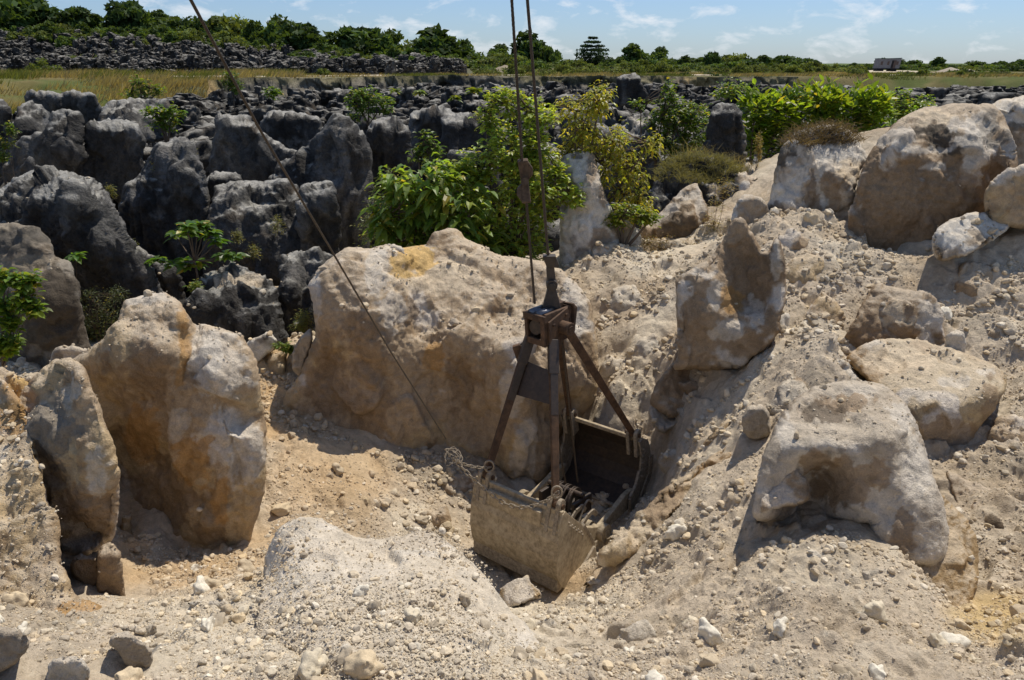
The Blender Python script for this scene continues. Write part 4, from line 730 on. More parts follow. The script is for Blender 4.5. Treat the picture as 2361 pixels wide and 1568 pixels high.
# hinge shaft, lower block with sheaves
hs = MB(); w = HI+.13
hs.cyl(G(-w-.02, 0, -1.03), G(w+.02, 0, -1.03), .075, 24); hs.cyl(G(-w+.2, 0, -1.03), G(w-.2, 0, -1.03), .1, 24)
for s_ in (-1, 1): hs.cyl(G(s_*(w-.02), 0, -1.03), G(s_*(w+.09), 0, -1.03), .15, 24); hs.cyl(G(s_*(w+.09), 0, -1.03), G(s_*(w+.11), 0, -1.03), .07, 20)
hs.build('hinge_shaft', M_DUST, grab, bevel=.01)
lb = empty('lower_block', (0, 0, 0)); lb.parent = grab
blk = MB(); blk.beam(G(-.32, .12, -.92), G(.32, .12, -.92), .5, .08); blk.beam(G(-.36, .1, -.8), G(-.30, .1, -.8), .5, .3); blk.beam(G(.30, .1, -.8), G(.36, .1, -.8), .5, .3)
blk.tube([G(-.36, .12, -.6), G(.36, .12, -.6)], .04, 14); blk.tube([G(.0, -.2, -.85), G(.35, -.2, -.85)], .03, 10)
bo = blk.build('block_frame', M_BLACK, grab, bevel=.01); bpy.data.objects.remove(lb)
for i in (-.14, 0, .14):
    sh = MB(); n = 28
    for (r0, r1, h0, h1) in ((.08, .27, -.012, .012), (.24, .29, -.035, -.012), (.24, .29, .012, .035)):
        V = []
        for k in range(n):
            a = 2*math.pi*k/n
            for r, h in ((r0, h0), (r1, h0), (r1, h1), (r0, h1)): V.append(G(i+h, (.15+r*math.cos(a)*.85), -.80+r*math.sin(a)*.85))
        sh.add(V, [(k*4+e, k*4+(e+1) % 4, ((k+1) % n)*4+(e+1) % 4, ((k+1) % n)*4+e) for k in range(n) for e in range(4)])
    sh.build('sheave', M_BLACK, grab, smooth=False)
for k_, (a, b) in enumerate((((.30, -.34), (.38, -.62)), ((.14, -.3), (.2, -.62)))):
    MB().tube([G(HI-.25+.0*k_, -.05+t*(-1)*a[1]*1.2, -.85+.16*math.sin(t*math.pi)) for t in np.linspace(-.2, 1, 8)], .018, 8).build('guide_bar', M_CHAIN, grab)
    break
gb = MB()
for i0 in (HI-.30, HI-.08):
    pts = [G(i0, -.38, -.95), G(i0+.02, -.36, -.80), G(i0+.03, -.2, -.72), G(i0+.03, .0, -.72), G(i0+.03, .14, -.86)]
    for a, b in zip(pts[:-1], pts[1:]): gb.beam(a, b, .08, .03, up=np.array(ea))
gb.build('rope_guard', M_CHAIN, grab, bevel=.008)
# head block
Hc = W1(1262, 738, 11.35); hx = (ea*0.95+eb*-.1).normalized(); hy = (eb*0.98+ea*.12).normalized(); lean = Vector((-.07, 0, 1)).normalized()
def Hd(a, b, c): return np.array(Hc+hx*a+hy*b+lean*c)
hw, hl = .21, .33
head = MB()
def hbox(m, a0, a1, b0, b1, c0, c1): return m.box8([Hd(a0, b0, c0), Hd(a1, b0, c0), Hd(a1, b1, c0), Hd(a0, b1, c0), Hd(a0, b0, c1), Hd(a1, b0, c1), Hd(a1, b1, c1), Hd(a0, b1, c1)])
hbox(head, -hw, -hw+.05, -hl+.05, hl, -.22, .17); hbox(head, hw-.05, hw, -hl+.05, hl, -.3, .19)
hbox(head, -hw-.01, hw+.01, -hl, -hl+.06, .07, .17); hbox(head, -hw+.05, hw-.02, -hl+.002, -hl+.05, -.3, -.2); hbox(head, -hw+.01, -hw+.07, -hl, -hl+.05, -.2, .07); hbox(head, hw-.09, hw-.01, -hl, -hl+.05, -.3, .08)
hbox(head, -hw-.01, hw+.01, hl-.04, hl+.05, -.1, .2); hbox(head, -.1, .1, .1, hl+.02, .1, .24); hbox(head, -hw+.03, hw-.03, -.2, .25, -.3, -.24)
for b in (-.22, -.05, .1): head.cyl(Hd(-hw-.005, b, .13), Hd(-hw-.03, b, .13), .03, 10)
ho = head.build('head_block', M_RUST, grab, bevel=.02)
for a in (-.1, .055): MB().cyl(Hd(a, -hl+.06, .155), Hd(a, .1, .155), .062, 24).build('roller', M_SHINE, grab, smooth=True)
MB().cyl(Hd(-.02, -hl+.05, -.05), Hd(-.02, .2, -.05), .11, 24).build('head_sheave', M_BLACK, grab)
cl = MB(); cl.prism([Hd(-hw-.0, hl-.02, .2), Hd(hw+.05, hl-.02, .24), Hd(hw+.07, hl+.05, .16), Hd(hw+.05, hl+.0, -.15), Hd(hw-.02, hl-.02, -.2), Hd(-hw, hl-.02, 0)], np.array(hy)*.06)
cl.cyl(Hd(-.12, hl-.1, .2), Hd(-.12, hl+.08, .2), .06, 14); cl.build('head_bracket', M_RUST, grab, bevel=.015)
# side plates carrying the right-hand arms, with a big pin boss
sp = MB(); sp.prism([Hd(hw+.01, -.26, .08), Hd(hw+.01, .22, .20), Hd(hw+.01, .26, .05), Hd(hw+.01, .05, -.22), Hd(hw+.01, -.08, -.5), Hd(hw+.01, -.28, -.5), Hd(hw+.01, -.26, -.1)], np.array(hx)*.035)
for v in ((-.16, .02), (.16, .1), (-.12, -.25)): sp.cyl(Hd(hw+.045, v[0], v[1]), Hd(hw+.075, v[0], v[1]), .025, 8)
sp.build('cheek_plate', M_RUST, grab, bevel=.006)
bs = MB(); P0 = Hd(hw+.02, .05, -.06); P1 = Hd(hw+.22, .05, -.06); bs.cyl(P0, P1, .1, 24); bs.cyl(P1, Hd(hw+.235, .05, -.06), .055, 16); bs.build('pin_boss', M_RUST, grab, bevel=.01)
def arm(p, q, w0, w1, t=.09, mat=None, knob=True):
    a = MB(); a.beam(p, q, w0, t, up=(0.2, -1, 0), w2=w1); o = a.build('arm', M_RUST, grab, bevel=.012)
    e = MB(); d = (np.array(q)-np.array(p)); d /= np.linalg.norm(d); e.cyl(np.array(q)-np.array(ea)*.05, np.array(q)+np.array(ea)*.05, .062, 16); e.build('arm_eye', M_RUST, o)
    return o
pin = lambda si, sg: G(si*HI, sg*(HJ-.05), .10)
TA = Hd(-hw+.02, -.2, -.22); TB = Hd(hw+.03, -.18, -.25); TC = Hd(hw+.14, .06, -.08); TD = Hd(.05, .2, -.25)
arm(TA, pin(-1, -1), .135, .095); arm(TB, pin(1, -1), .135, .095); arm(TC, pin(1, 1), .135, .1); arm(TD, pin(-1, 1), .12, .08)
def along(p, q, t): return np.array(p)*(1-t)+np.array(q)*t
# widened upper sleeves and the gusset plate joining the two near arms
sl = MB()
for p, q in ((TA, pin(-1, -1)), (TB, pin(1, -1))): sl.beam(along(p, q, -.02), along(p, q, .20), .15, .11, up=(.2, -1, 0)); sl.beam(along(p, q, .17), along(p, q, .46), .115, .1, up=(.2, -1, 0))
sl.build('arm_sleeve', M_BLACK, grab, bevel=.01)
a0, a1 = along(TA, pin(-1, -1), .18), along(TA, pin(-1, -1), .42); b0, b1 = along(TB, pin(1, -1), .19), along(TB, pin(1, -1), .40); nn = np.cross(b0-a0, a1-a0); nn /= np.linalg.norm(nn)
MB().prism([a0+nn*.07, b0+nn*.07, b1+nn*.07, a1+nn*.07], nn*.02 if nn[1] < 0 else -nn*.02).build('gusset_plate', M_BLACK, grab, bevel=.004)
# hoisting lug on the head
hk = empty('swivel_socket', W1(1272, 640, 11.45)); tag(hk, 'black steel swivel socket joining the right rope to the grab head', 'rope socket')
sk = MB(); A = np.array(W1(1266, 588, 11.45)); B_ = np.array(W1(1272, 655, 11.45)); C_ = np.array(W1(1272, 690, 11.42))
sk.box8([along(A, B_, .42)+np.array(v) for v in ((-.05, -.05, 0), (.06, -.05, 0), (.06, .05, 0), (-.05, .05, 0))]+[A+np.array(v) for v in ((-.1, -.08, 0), (.1, -.08, 0), (.1, .08, 0), (-.1, .08, 0))])
sk.prism([along(A, B_, .02)+np.array((.09, -.06, 0)), along(A, B_, .33)+np.array((.135, -.06, 0)), along(A, B_, .42)+np.array((.12, -.06, 0)), along(A, B_, .40)+np.array((.05, -.06, 0))], (0, .12, 0))
sk.beam(along(A, B_, .40), along(A, B_, .95), .12, .09, up=(0, -1, 0), w2=.13); sk.build('socket_body', M_BLACK, hk, bevel=.012)
ey = MB(); ey.cyl(B_-np.array((0, .1, 0)), B_+np.array((0, .1, 0)), .085, 20); ey.cyl(B_-np.array((0, .13, 0)), B_-np.array((0, .1, 0)), .05, 6); ey.build('eye_bolt', M_BLACK, hk, bevel=.006)
fk = MB(); fk.beam(B_+np.array((0, 0, -.02)), C_+np.array((0, 0, -.16)), .1, .16, up=(0, -1, 0), w2=.3); fk.build('fork', M_BLACK, hk, bevel=.015)
def rope(name, label, pts, r, cat='rope', mat=None, n=140, strands=0.0):
    P = np.array([list(p) for p in pts], float); t = np.linspace(0, len(P)-1, n); Q = np.stack([np.interp(t, range(len(P)), P[:, k]) for k in range(3)], -1)
    m = MB(); m.tube(Q, r, 8)
    if strands:
        T = Q[-1]-Q[0]; T /= np.linalg.norm(T); L = np.linalg.norm(Q[-1]-Q[0]); nn_ = int(L/0.022); s = np.linspace(0, len(P)-1, nn_); Q2 = np.stack([np.interp(s, range(len(P)), P[:, k]) for k in range(3)], -1)
        u = np.cross(T, (0, 1, 0)); u /= np.linalg.norm(u); v = np.cross(T, u); ar_ = np.arange(nn_)*0.62
        m = MB(); m.tube(Q, r*.75, 8)
        for ph in range(5):
            a = ar_+ph*2*math.pi/5; m.tube(Q2+(np.cos(a)[:, None]*u+np.sin(a)[:, None]*v)*r*.62, r*.42, 5)
    o = m.build(name, mat or M_ROPE, smooth=True); tag(o, label, cat); return o
rope('wire_rope', 'left wire rope running from the sky down to the wedge clamp', [W1(1178, -330, 9.9), W1(1180, 0, 10.1), W1(1204, 375, 10.7)], .019, strands=1)
rope('wire_rope', 'right wire rope holding the black swivel socket', [W1(1205, -330, 10.3), W1(1216, 0, 10.6), W1(1238, 270, 11.0), W1(1264, 592, 11.45)], .02)
rope('wire_rope', 'short wire rope from the wedge clamp into the grab head rollers', [W1(1213, 455, 10.85), W1(1222, 570, 11.05), W1(1233, 700, 11.2)], .019, strands=1)
wc = empty('wedge_clamp', W1(1210, 415, 10.75)); tag(wc, 'rusty brown wedge clamp joining two pieces of wire rope', 'rope clamp')
def clampbody(x0, y0, x1, y1, wA, wB, lug, sgn):
    wA *= .82; wB *= .82; lug *= .8
    m = MB(); A = np.array(W1(x0, y0, 10.72)); B = np.array(W1(x1, y1, 10.8)); m.beam(A, B, wA, .11, up=(0, -1, 0), w2=wB)
    m.prism([along(A, B, .02)+np.array((sgn*wA*.45, -.05, 0)), along(A, B, .35)+np.array((sgn*(wA*.5+lug), -.05, 0)), along(A, B, .60)+np.array((sgn*(wA*.5+lug*.8), -.05, 0)), along(A, B, .85)+np.array((sgn*wB*.4, -.05, 0))], (0, .10, 0)); return m
M_RB = mat_plain('red_brown_rust', hexs(72, 57, 44), 0.8, 0, .3, 16, hexs(100, 82, 64), .4, .004)
clampbody(1205, 368, 1211, 425, .17, .12, .07, 1).build('upper_wedge', M_RB, wc, bevel=.015)
clampbody(1214, 468, 1210, 412, .15, .11, .08, -1).build('lower_wedge', M_RB, wc, bevel=.015)
MB().cyl(W1(1210, 418, 10.6), W1(1210, 418, 10.95), .05, 14).build('pin', M_RB, wc)
# closing ropes inside the grab
rp_ = lambda a, b, r: MB().tube([a, b], r, 7).build('closing_rope', M_ROPE, grab)
rp_(Hd(.02, -.05, -.2), Hd(.1, .05, -.8), .014); rp_(Hd(.0, -.1, -.75), G(.0, .1, -.5), .014); rp_(Hd(hw-.02, .1, -.25), G(.1, .35, -.55), .014); rp_(Hd(-.1, .0, -.2), np.array(W1(1190, 800, 11.4)), .014)
tb = MB(); tb.beam(W1(1190, 795, 11.4), W1(1202, 830, 11.4), .13, .1, up=(0, -1, 0)); tb.build('rope_end_socket', M_RUST, grab, bevel=.02)
# tag line from the crane, knotted coil and chain
rope('tag_line', 'thin rusty tag line slanting down from the upper left to the chain', [W1(405, -60, 4.45), W1(440, 0, 4.6), W1(600, 300, 5.7), W1(760, 570, 7.2), W1(900, 810, 8.9), W1(1028, 1012, 10.3)], .0095, 'cable')
co = MB(); c0 = np.array(W1(1046, 1048, 10.32)); rs = np.random.RandomState(2)
for k in range(7):
    ce = c0+rs.uniform(-.06, .06, 3); u = rs.normal(size=3); u /= np.linalg.norm(u); v = np.cross(u, rs.normal(size=3)); v /= np.linalg.norm(v); r1, r2 = rs.uniform(.09, .2), rs.uniform(.07, .13)
    co.tube([ce+u*r1*math.cos(a)+v*r2*math.sin(a) for a in np.linspace(0, 2*math.pi*.93, 24)], .006, 5)
tag(co.build('wire_coil', M_CHAIN, smooth=True), 'tangled coil of thin wire at the end of the tag line', 'wire coil')
def chain(label, pts, size):
    P = np.array([list(p) for p in pts]); d = np.concatenate([[0], np.cumsum(np.linalg.norm(np.diff(P, axis=0), axis=1))]); n = int(d[-1]/(size*1.25)); s = np.linspace(0, d[-1], n)
    Q = np.stack([np.interp(s, d, P[:, k]) for k in range(3)], -1); T = np.gradient(Q, axis=0); m = MB()
    for k in range(n):
        t = T[k]/np.linalg.norm(T[k]); u = np.cross(t, (0, 0, 1.)); u /= np.linalg.norm(u); v = np.cross(t, u); h = (u+v)/1.414 if k % 2 else (u-v)/1.414
        a = np.linspace(0, 2*math.pi, 13)[:-1]; L = size; pts_ = [Q[k]+t*(math.copysign(1, math.cos(x))*L*.4+math.cos(x)*L*.4)+h*math.sin(x)*L*.42 for x in a]; pts_.append(pts_[0]); pts_.append(pts_[1])
        m.tube(pts_, size*.17, 6, cap=False)
    return tag(m.build('chain', M_CHAIN, smooth=True), label, 'chain')
def sag(p, q, s, n=24): return [np.array(p)*(1-t)+np.array(q)*t-np.array((0, 0, s*4*t*(1-t))) for t in np.linspace(0, 1, n)]
ch0 = W1(1050, 1062, 10.3)
chain('long dusty chain draped along the near jaw to the near right arm', sag(ch0, W1(1145, 1150, 10.2), .03)+sag(W1(1147, 1152, 10.2), W1(1284, 1138, 9.75), .17)[1:], .062)
chain('short chain from the wire coil to the near left arm', sag(ch0, W1(1128, 1078, 10.75), .04), .05)
for c, r in ((W1(1284, 1135, 9.74), .07), (W1(1128, 1075, 10.72), .07)): MB().tube([np.array(c)+np.array((math.cos(a)*r, 0, math.sin(a)*r*1.3)) for a in np.linspace(0, 6.3, 16)], .016, 6, cap=False).build('shackle', M_CHAIN, grab, smooth=True)
# ------------------------------------------------------------------ plants
def leaves(P, D, L, Wd, droop=0.3, fold=0.25, rs=None):
    """P base (N,3), D direction, L length, Wd width -> vertices, triangles (8 per leaf)"""
    N = len(P); D = D/np.maximum(np.linalg.norm(D, axis=1, keepdims=True), 1e-6)
    up = np.array([0, 0, 1.])+rs.normal(size=(N, 3))*.25; S = np.cross(D, up); S /= np.maximum(np.linalg.norm(S, axis=1, keepdims=True), 1e-6); U = np.cross(S, D)
    L = L[:, None]; Wd = Wd[:, None]; g = np.array([0, 0, -1.])*L*droop
    b = P; m1 = P+D*L*.35+g*.12; m2 = P+D*L*.7+g*.5; t = P+D*L+g
    V = np.stack([b, m1-S*Wd*.5+U*Wd*fold, m1, m1+S*Wd*.5+U*Wd*fold, m2-S*Wd*.42+U*Wd*fold*.8, m2, m2+S*Wd*.42+U*Wd*fold*.8, t], 1).reshape(-1, 3)
    T = np.array([(0, 2, 1), (0, 3, 2), (1, 2, 5), (1, 5, 4), (2, 3, 6), (2, 6, 5), (4, 5, 7), (5, 6, 7)])
    return V, (T[None]+np.arange(N)[:, None, None]*8).reshape(-1, 3)
def leafcol(N, c, rs, k=8, yellow=0.08, var=0.35):
    c = np.array(c)[None]*(1+rs.uniform(-var, var, (N, 1)))*np.where(rs.rand(N, 1) < .3, np.array([1.25, 1.1, .9]), 1); c = c*(1+rs.uniform(-.12, .12, (N, 3)))
    y = rs.rand(N) < yellow; c[y] = np.array([0.42, 0.36, 0.06])*rs.uniform(.5, 1.1, (y.sum(), 1)); return np.repeat(c, k, 0)
def zg(x, y): return float(ground_z(np.array([x]), np.array([y]), False)[0])
def shrub(label, blobs, Y, L, color, ncl=9, nl=9, wr=.42, droop=.4, dens=1.0, name='shrub', cat='shrub', seed=0, base=None, trunk=.05, yellow=.05, spread=1.0, group=None, bark=None, depth=None, out=.8, mat=None):
    """crown of leaf clusters filling a set of ellipsoids (view-plan x, y, rx, ry), with limbs from a rooted trunk"""
    rs = np.random.RandomState(100+seed); C = []; cents = []; k = VS*Y/FPX
    for (x, y, rx, ry) in blobs:
        dpt = (depth or min(rx, ry)*k*1.1); c = np.array(W1(x, y, Y+rs.uniform(-.3, .3)*dpt)); cents.append(c); R = np.array([rx*k, dpt, ry*k])
        n = max(3, int(dens*ncl*2.6*max(1, rx*ry*k*k*14)))
        d = rs.normal(size=(n, 3)); d /= np.linalg.norm(d, axis=1, keepdims=True); r = rs.rand(n, 1)**.45
        q = c+d*R*r; C.append(np.concatenate([q, d], 1))
    C = np.concatenate(C); P = np.repeat(C[:, :3], nl, 0); out_ = np.repeat(C[:, 3:], nl, 0); N = len(P)
    a = rs.uniform(0, 2*math.pi, N); D = np.stack([np.cos(a), np.sin(a), rs.uniform(-.25, .55, N)], 1)+out_*out*.6+np.array([0, 0, .25])
    P = P+rs.normal(size=(N, 3))*L*.35*spread; Ls = L*rs.uniform(.6, 1.15, N)
    V, F = leaves(P, D, Ls, Ls*wr, droop, .2, rs)
    b0 = np.array(base) if base is not None else np.array([*(lambda w: (w[0], w[1]))(W1(blobs[0][0], blobs[0][1], Y)), 0.0])
    if base is None: b0[2] = zg(b0[0], b0[1])-.05
    root = empty(name, b0.tolist()); tag(root, label, cat, group)
    mesh_np('foliage', V, F, mat or M_LEAF, parent=root, col=leafcol(N, color, rs, 8, yellow), smooth=False)
    m = MB(); main = np.mean(cents, 0)
    for c in cents:
        mid = b0*.5+c*.5+rs.normal(size=3)*.15*np.linalg.norm(c-b0)*.4; pts = [b0*(1-t)**2+2*mid*t*(1-t)+c*t*t for t in np.linspace(0, 1, 8)]
        m.tube(pts, np.linspace(trunk, trunk*.35, 8), 6)
        near = C[np.linalg.norm(C[:, :3]-c, axis=1) < 1.4*max(.3, k*50)][:7]
        for q in near: m.tube([c, (c+q[:3])/2+rs.normal(size=3)*.03, q[:3]], [trunk*.4, trunk*.28, trunk*.12], 4)
    m.build('stem', bark or M_BARK, root, smooth=True); return root
G_LT, G_MD, G_DK, G_YG, G_GL = (.25, .33, .07), (.15, .23, .045), (.035, .08, .02), (.26, .28, .045), (.15, .23, .03)
shrub('large light green leafy tree in the middle behind the huge tan boulder', [(1165,240,50,28),(1235,262,45,32),(1120,280,30,25),(1180,340,80,55),(1100,385,50,40),(1215,420,80,60),(1090,430,50,40),(1250,480,45,50),(1150,500,80,60),(1200,570,80,40),(1315,445,35,30),(1240,350,40,40),(1290,400,25,30),(1050,400,40,30),(1100,560,70,40)], 18.3, .17, G_LT, nl=9, ncl=8, wr=.5, seed=1, name='leafy_tree', cat='tree', trunk=.06, yellow=.03)
shrub('dark green broad-leaved shrub left of the large leafy tree', [(925,425,45,35),(1000,425,60,45),(1065,480,55,55),(965,490,60,50),(1010,545,80,35),(895,500,35,50),(1080,550,60,35),(900,550,50,25)], 17.6, .36, G_MD, nl=6, ncl=4, wr=.42, droop=.7, seed=2, name='broad_leaved_shrub', yellow=.06)
shrub('yellow-green sapling right of the ropes', [(1325,255,45,28),(1385,230,40,35),(1345,315,50,45),(1420,330,50,40),(1395,385,40,40),(1450,400,45,45),(1470,470,40,35),(1300,360,25,40),(1500,330,25,20),(1440,450,30,30)], 19.3, .16, G_YG, nl=8, ncl=6, wr=.4, droop=.8, seed=3, name='sapling', cat='tree', yellow=.12, spread=1.3)
shrub('bushy tree between the sapling and the black standing stone', [(1540,212,22,22),(1560,255,45,38),(1520,285,35,28),(1600,285,45,45),(1575,335,55,40),(1478,240,22,10),(1530,340,30,25)], 28.5, .2, (.1,.16,.03), nl=9, ncl=4, wr=.5, seed=4, name='leafy_tree', cat='tree')
shrub('wide glossy bright green bush filling the gap behind the pale rocks', [(1740,250,45,35),(1800,255,55,45),(1880,240,60,42),(1950,250,60,48),(2020,285,50,45),(1800,320,70,40),(1900,310,60,35),(1990,330,40,30),(1745,310,45,45),(2010,245,50,30)], 27.5, .34, G_GL, nl=9, ncl=2.4, wr=.42, droop=.0, out=1.1, seed=5, name='glossy_bush', yellow=.02)
shrub('darker green bush between the glossy bush and the tall slab', [(2065,245,55,32),(2125,240,35,22),(2090,280,50,28),(2030,220,25,18)], 36, .26, G_MD, nl=9, ncl=2.2, wr=.45, seed=6, name='bush')
shrub('small round dark bush above the standing stone', [(1692,205,34,18),(1665,215,20,12)], 42, .26, G_MD, nl=9, ncl=2.2, wr=.45, seed=7, name='bush')
shrub('small tree with a flat leafy crown growing on the dark rocks at left', [(360,262,28,12),(395,262,26,12),(378,285,35,12)], 29.5, .22, (.11,.18,.03), nl=9, ncl=7, seed=8, name='small_tree', cat='tree', base=np.array(W1(385, 335, 29.5)))
shrub('light green shrub growing on top of a dark pinnacle', [(820,222,20,16),(850,228,35,22),(880,245,25,18),(830,255,30,22)], 36, .24, (.1,.17,.035), nl=9, ncl=3.5, seed=9, name='shrub', base=np.array(W1(850, 290, 36)))
shrub('leafy sapling in front of the grassy bank', [(320,188,22,9),(345,205,25,10),(300,215,22,9),(368,212,12,10),(335,225,20,6)], 52, .3, (.1,.16,.03), nl=9, ncl=2.2, seed=10, name='sapling', cat='tree', base=np.array(W1(330, 240, 52)))
shrub('thin sapling with sparse leaves in front of the dark rocks left of the leafy tree', [(985,325,25,14),(1005,345,20,14),(965,350,22,12),(985,365,30,10)], 21, .2, (.08,.14,.03), nl=6, ncl=4, seed=11, name='sapling', cat='tree')
shrub('small round bush on the rocks below the yellow cut bank', [(631,213,18,11)], 58, .3, (.11,.19,.03), nl=9, ncl=4, seed=12, name='bush')
shrub('green bush hanging beside the tag line near the cut bank', [(528,180,16,12),(540,198,16,12)], 74, .34, (.08,.14,.03), nl=9, ncl=3, seed=13, name='bush')
shrub('climbing vine with heart-shaped leaves at the left edge', [(10,645,30,16),(62,650,18,14),(60,690,18,24),(75,712,16,10),(12,705,25,14),(20,745,20,20),(5,800,12,25),(25,790,12,14)], 11.6, .13, (.12,.2,.035), nl=7, ncl=9, wr=.75, seed=14, name='vine', cat='vine', trunk=.012, yellow=.08, base=np.array(W1(5, 850, 11.8)))
shrub('low pale weeds at the foot of the smooth black pinnacle', [(870,470,25,40),(860,520,30,30),(905,560,50,20),(850,550,25,14),(895,410,20,14)], 18.8, .12, (.12,.16,.06), nl=8, ncl=6, wr=.3, seed=15, name='weeds', cat='weed', trunk=.01, spread=2)
shrub('dark tangled scrub in the gap behind the left boulders', [(215,690,35,30),(250,720,40,35),(220,760,30,30),(270,680,25,18),(210,740,30,25)], 14.0, .055, (.06,.08,.035), nl=9, ncl=16, wr=.3, seed=16, name='scrub', cat='scrub', trunk=.01, spread=2.2)
shrub('yellow-green weeds beside the black crusty boulder', [(462,690,10,30),(450,660,14,10),(440,730,12,14),(540,760,25,8),(478,740,10,16)], 15.0, .09, (.13,.18,.04), nl=7, ncl=10, wr=.4, seed=17, name='weeds', cat='weed', trunk=.006)
shrub('feathery yellow weed against the dark rock left of the tan boulder', [(700,735,14,16),(692,752,18,10)], 14.3, .08, (.17,.19,.06), nl=12, ncl=16, wr=.15, seed=18, name='weed', cat='weed', trunk=.006, spread=1.6)
shrub('low leafy weed on the rubble between the boulders', [(652,800,22,8),(668,806,12,6)], 13.9, .07, (.12,.18,.04), nl=8, ncl=16, seed=19, name='weed', cat='weed', trunk=.005)
shrub('reddish dry weeds around the triangular rock', [(1520,560,50,16),(1560,580,50,18),(1495,560,20,16),(1605,575,25,12),(1590,570,40,14)], 18.6, .08, (.17,.13,.06), nl=9, ncl=12, wr=.25, seed=20, name='dry_weeds', cat='weed', trunk=.008, spread=2.2)
shrub('straggly yellow weeds on the slope right of the triangular rock', [(1655,470,18,30),(1645,520,20,35),(1640,560,25,20),(1670,430,20,16)], 19.2, .09, (.2,.17,.07), nl=9, ncl=9, wr=.22, seed=21, name='dry_weeds', cat='weed', trunk=.008, spread=2.2)
shrub('small yellow-green bush beside the sapling at the foot of the white rock', [(1440,490,30,22),(1475,495,30,18),(1420,510,25,14),(1500,505,20,10)], 18.4, .15, (.15,.21,.035), nl=8, ncl=9, seed=22, name='bush')
shrub('green creeper drooping over the dark rocks on the far left', [(15,330,16,10),(25,300,8,10),(5,360,10,10)], 26, .16, (.09,.14,.03), nl=8, ncl=6, seed=23, name='creeper', cat='vine', trunk=.01)
shrub('tall dry flower spike beside the standing stone', [(1748,330,8,25),(1752,350,5,20)], 24, .05, (.3,.26,.12), nl=9, ncl=30, wr=.25, seed=24, name='flower_spike', cat='weed', trunk=.012)
for i, (x, y, rx, ry, Y) in enumerate([(440,350,8,14,24),(255,440,5,12,18),(305,570,6,14,17.5),(547,545,6,10,18),(362,395,5,16,21),(640,520,14,20,18.8),(585,580,12,16,18)]):
    shrub(['sparse weed sprig between the blocky dark rock and the ribbed pinnacle', 'thin weed spike left of the ribbed pinnacle','thin weed above the massive dark boulder','small weed on the crusty dark rock','yellow weed spike standing in front of the ribbed pinnacle','straggly weeds hanging on the crusty dark rock','sparse grassy weeds under the crusty dark rock'][i], [(x, y, rx, ry)], Y, .08, (.15,.16,.06), nl=8, ncl=14, wr=.25, seed=40+i, name='weed', cat='weed', trunk=.006, spread=1.5, base=np.array(W1(x, y+ry*1.6, Y)))
# candelabra sapling with rosettes of big leaves, and smaller seedlings
def rosette(P, up, L, n, rs, wr=.42, droop=.35):
    a = np.linspace(0, 2*math.pi, n, endpoint=False)+rs.uniform(0, 6); D = np.stack([np.cos(a), np.sin(a), rs.uniform(-.1, .7, n)], 1)
    return leaves(np.repeat([P], n, 0), D, L*rs.uniform(.7, 1.1, n), L*wr*rs.uniform(.8, 1.1, n), droop, .15, rs)
def rosette_tree(label, name, heads, Y, base, L, color, n=11, seed=0, trunk=.03, fork=None, cat='tree', yellow=.06):
    rs = np.random.RandomState(seed); VV, FF, CC = [], [], []; off = 0; root = empty(name, list(base)); tag(root, label, cat); m = MB(); fk_ = np.array(fork) if fork is not None else np.array(base)
    if fork is not None: m.tube([base, (np.array(base)+fk_)/2+rs.normal(size=3)*.03, fk_], [trunk, trunk*.85, trunk*.7], 7)
    for (x, y) in heads:
        p = np.array(W1(x, y, Y+rs.uniform(-.35, .35)))
        mid = fk_*.45+p*.55+np.array((0, 0, -.12)); m.tube([fk_*(1-t)**2+2*mid*t*(1-t)+p*t*t for t in np.linspace(0, 1, 7)], np.linspace(trunk*.6, trunk*.35, 7), 6)
        for h in range(2):
            V, F = rosette(p-np.array((0, 0, h*L*.18)), None, L*(1-.1*h), n, rs); VV.append(V); FF.append(F+off); CC.append(leafcol(n, color, rs, 8, yellow)); off += len(V)
    mesh_np('foliage', np.concatenate(VV), np.concatenate(FF), M_LEAF, parent=root, col=np.concatenate(CC), smooth=False); m.build('stem', M_BARK, root, smooth=True); return root
Yn = 15.9
rosette_tree('candelabra sapling with rosettes of big drooping leaves in front of the dark rocks', 'noni_sapling'.replace('noni', 'rosette'), [(405,540),(430,520),(455,515),(485,535),(500,555),(520,585),(545,590),(362,597),(400,608),(430,612),(455,605),(440,535),(470,520),(425,600)], Yn, W1(455, 700, Yn), .30, (.085,.16,.025), 10, 3, .028, fork=W1(448, 600, Yn))
rosette_tree('lone seedling with a star of narrow leaves against the massive dark boulder', 'seedling', [(175,588)], 15.2, W1(175, 660, 15.2), .26, (.08,.16,.03), 9, 5, .012, cat='plant')
for i, (x, y, Y, L) in enumerate([(1095,208,70,1.0),(968,212,72,.8),(912,208,75,.7),(1050,225,66,.7),(1380,205,80,.8)]):
    rosette_tree(['spiky fern-like palm on the far rocks behind the leafy tree','yellow-green spiky plant on the far rocks left of the ropes','small spiky plant near the cut cliff left of the ropes','low spiky plant on the far rocks left of the leafy tree top','spiky bright plant on the far rocks right of the ropes'][i], 'spiky_plant', [(x, y)], Y, W1(x, y+5, Y), L, (.14,.19,.04), 14, 20+i, .03, cat='plant')
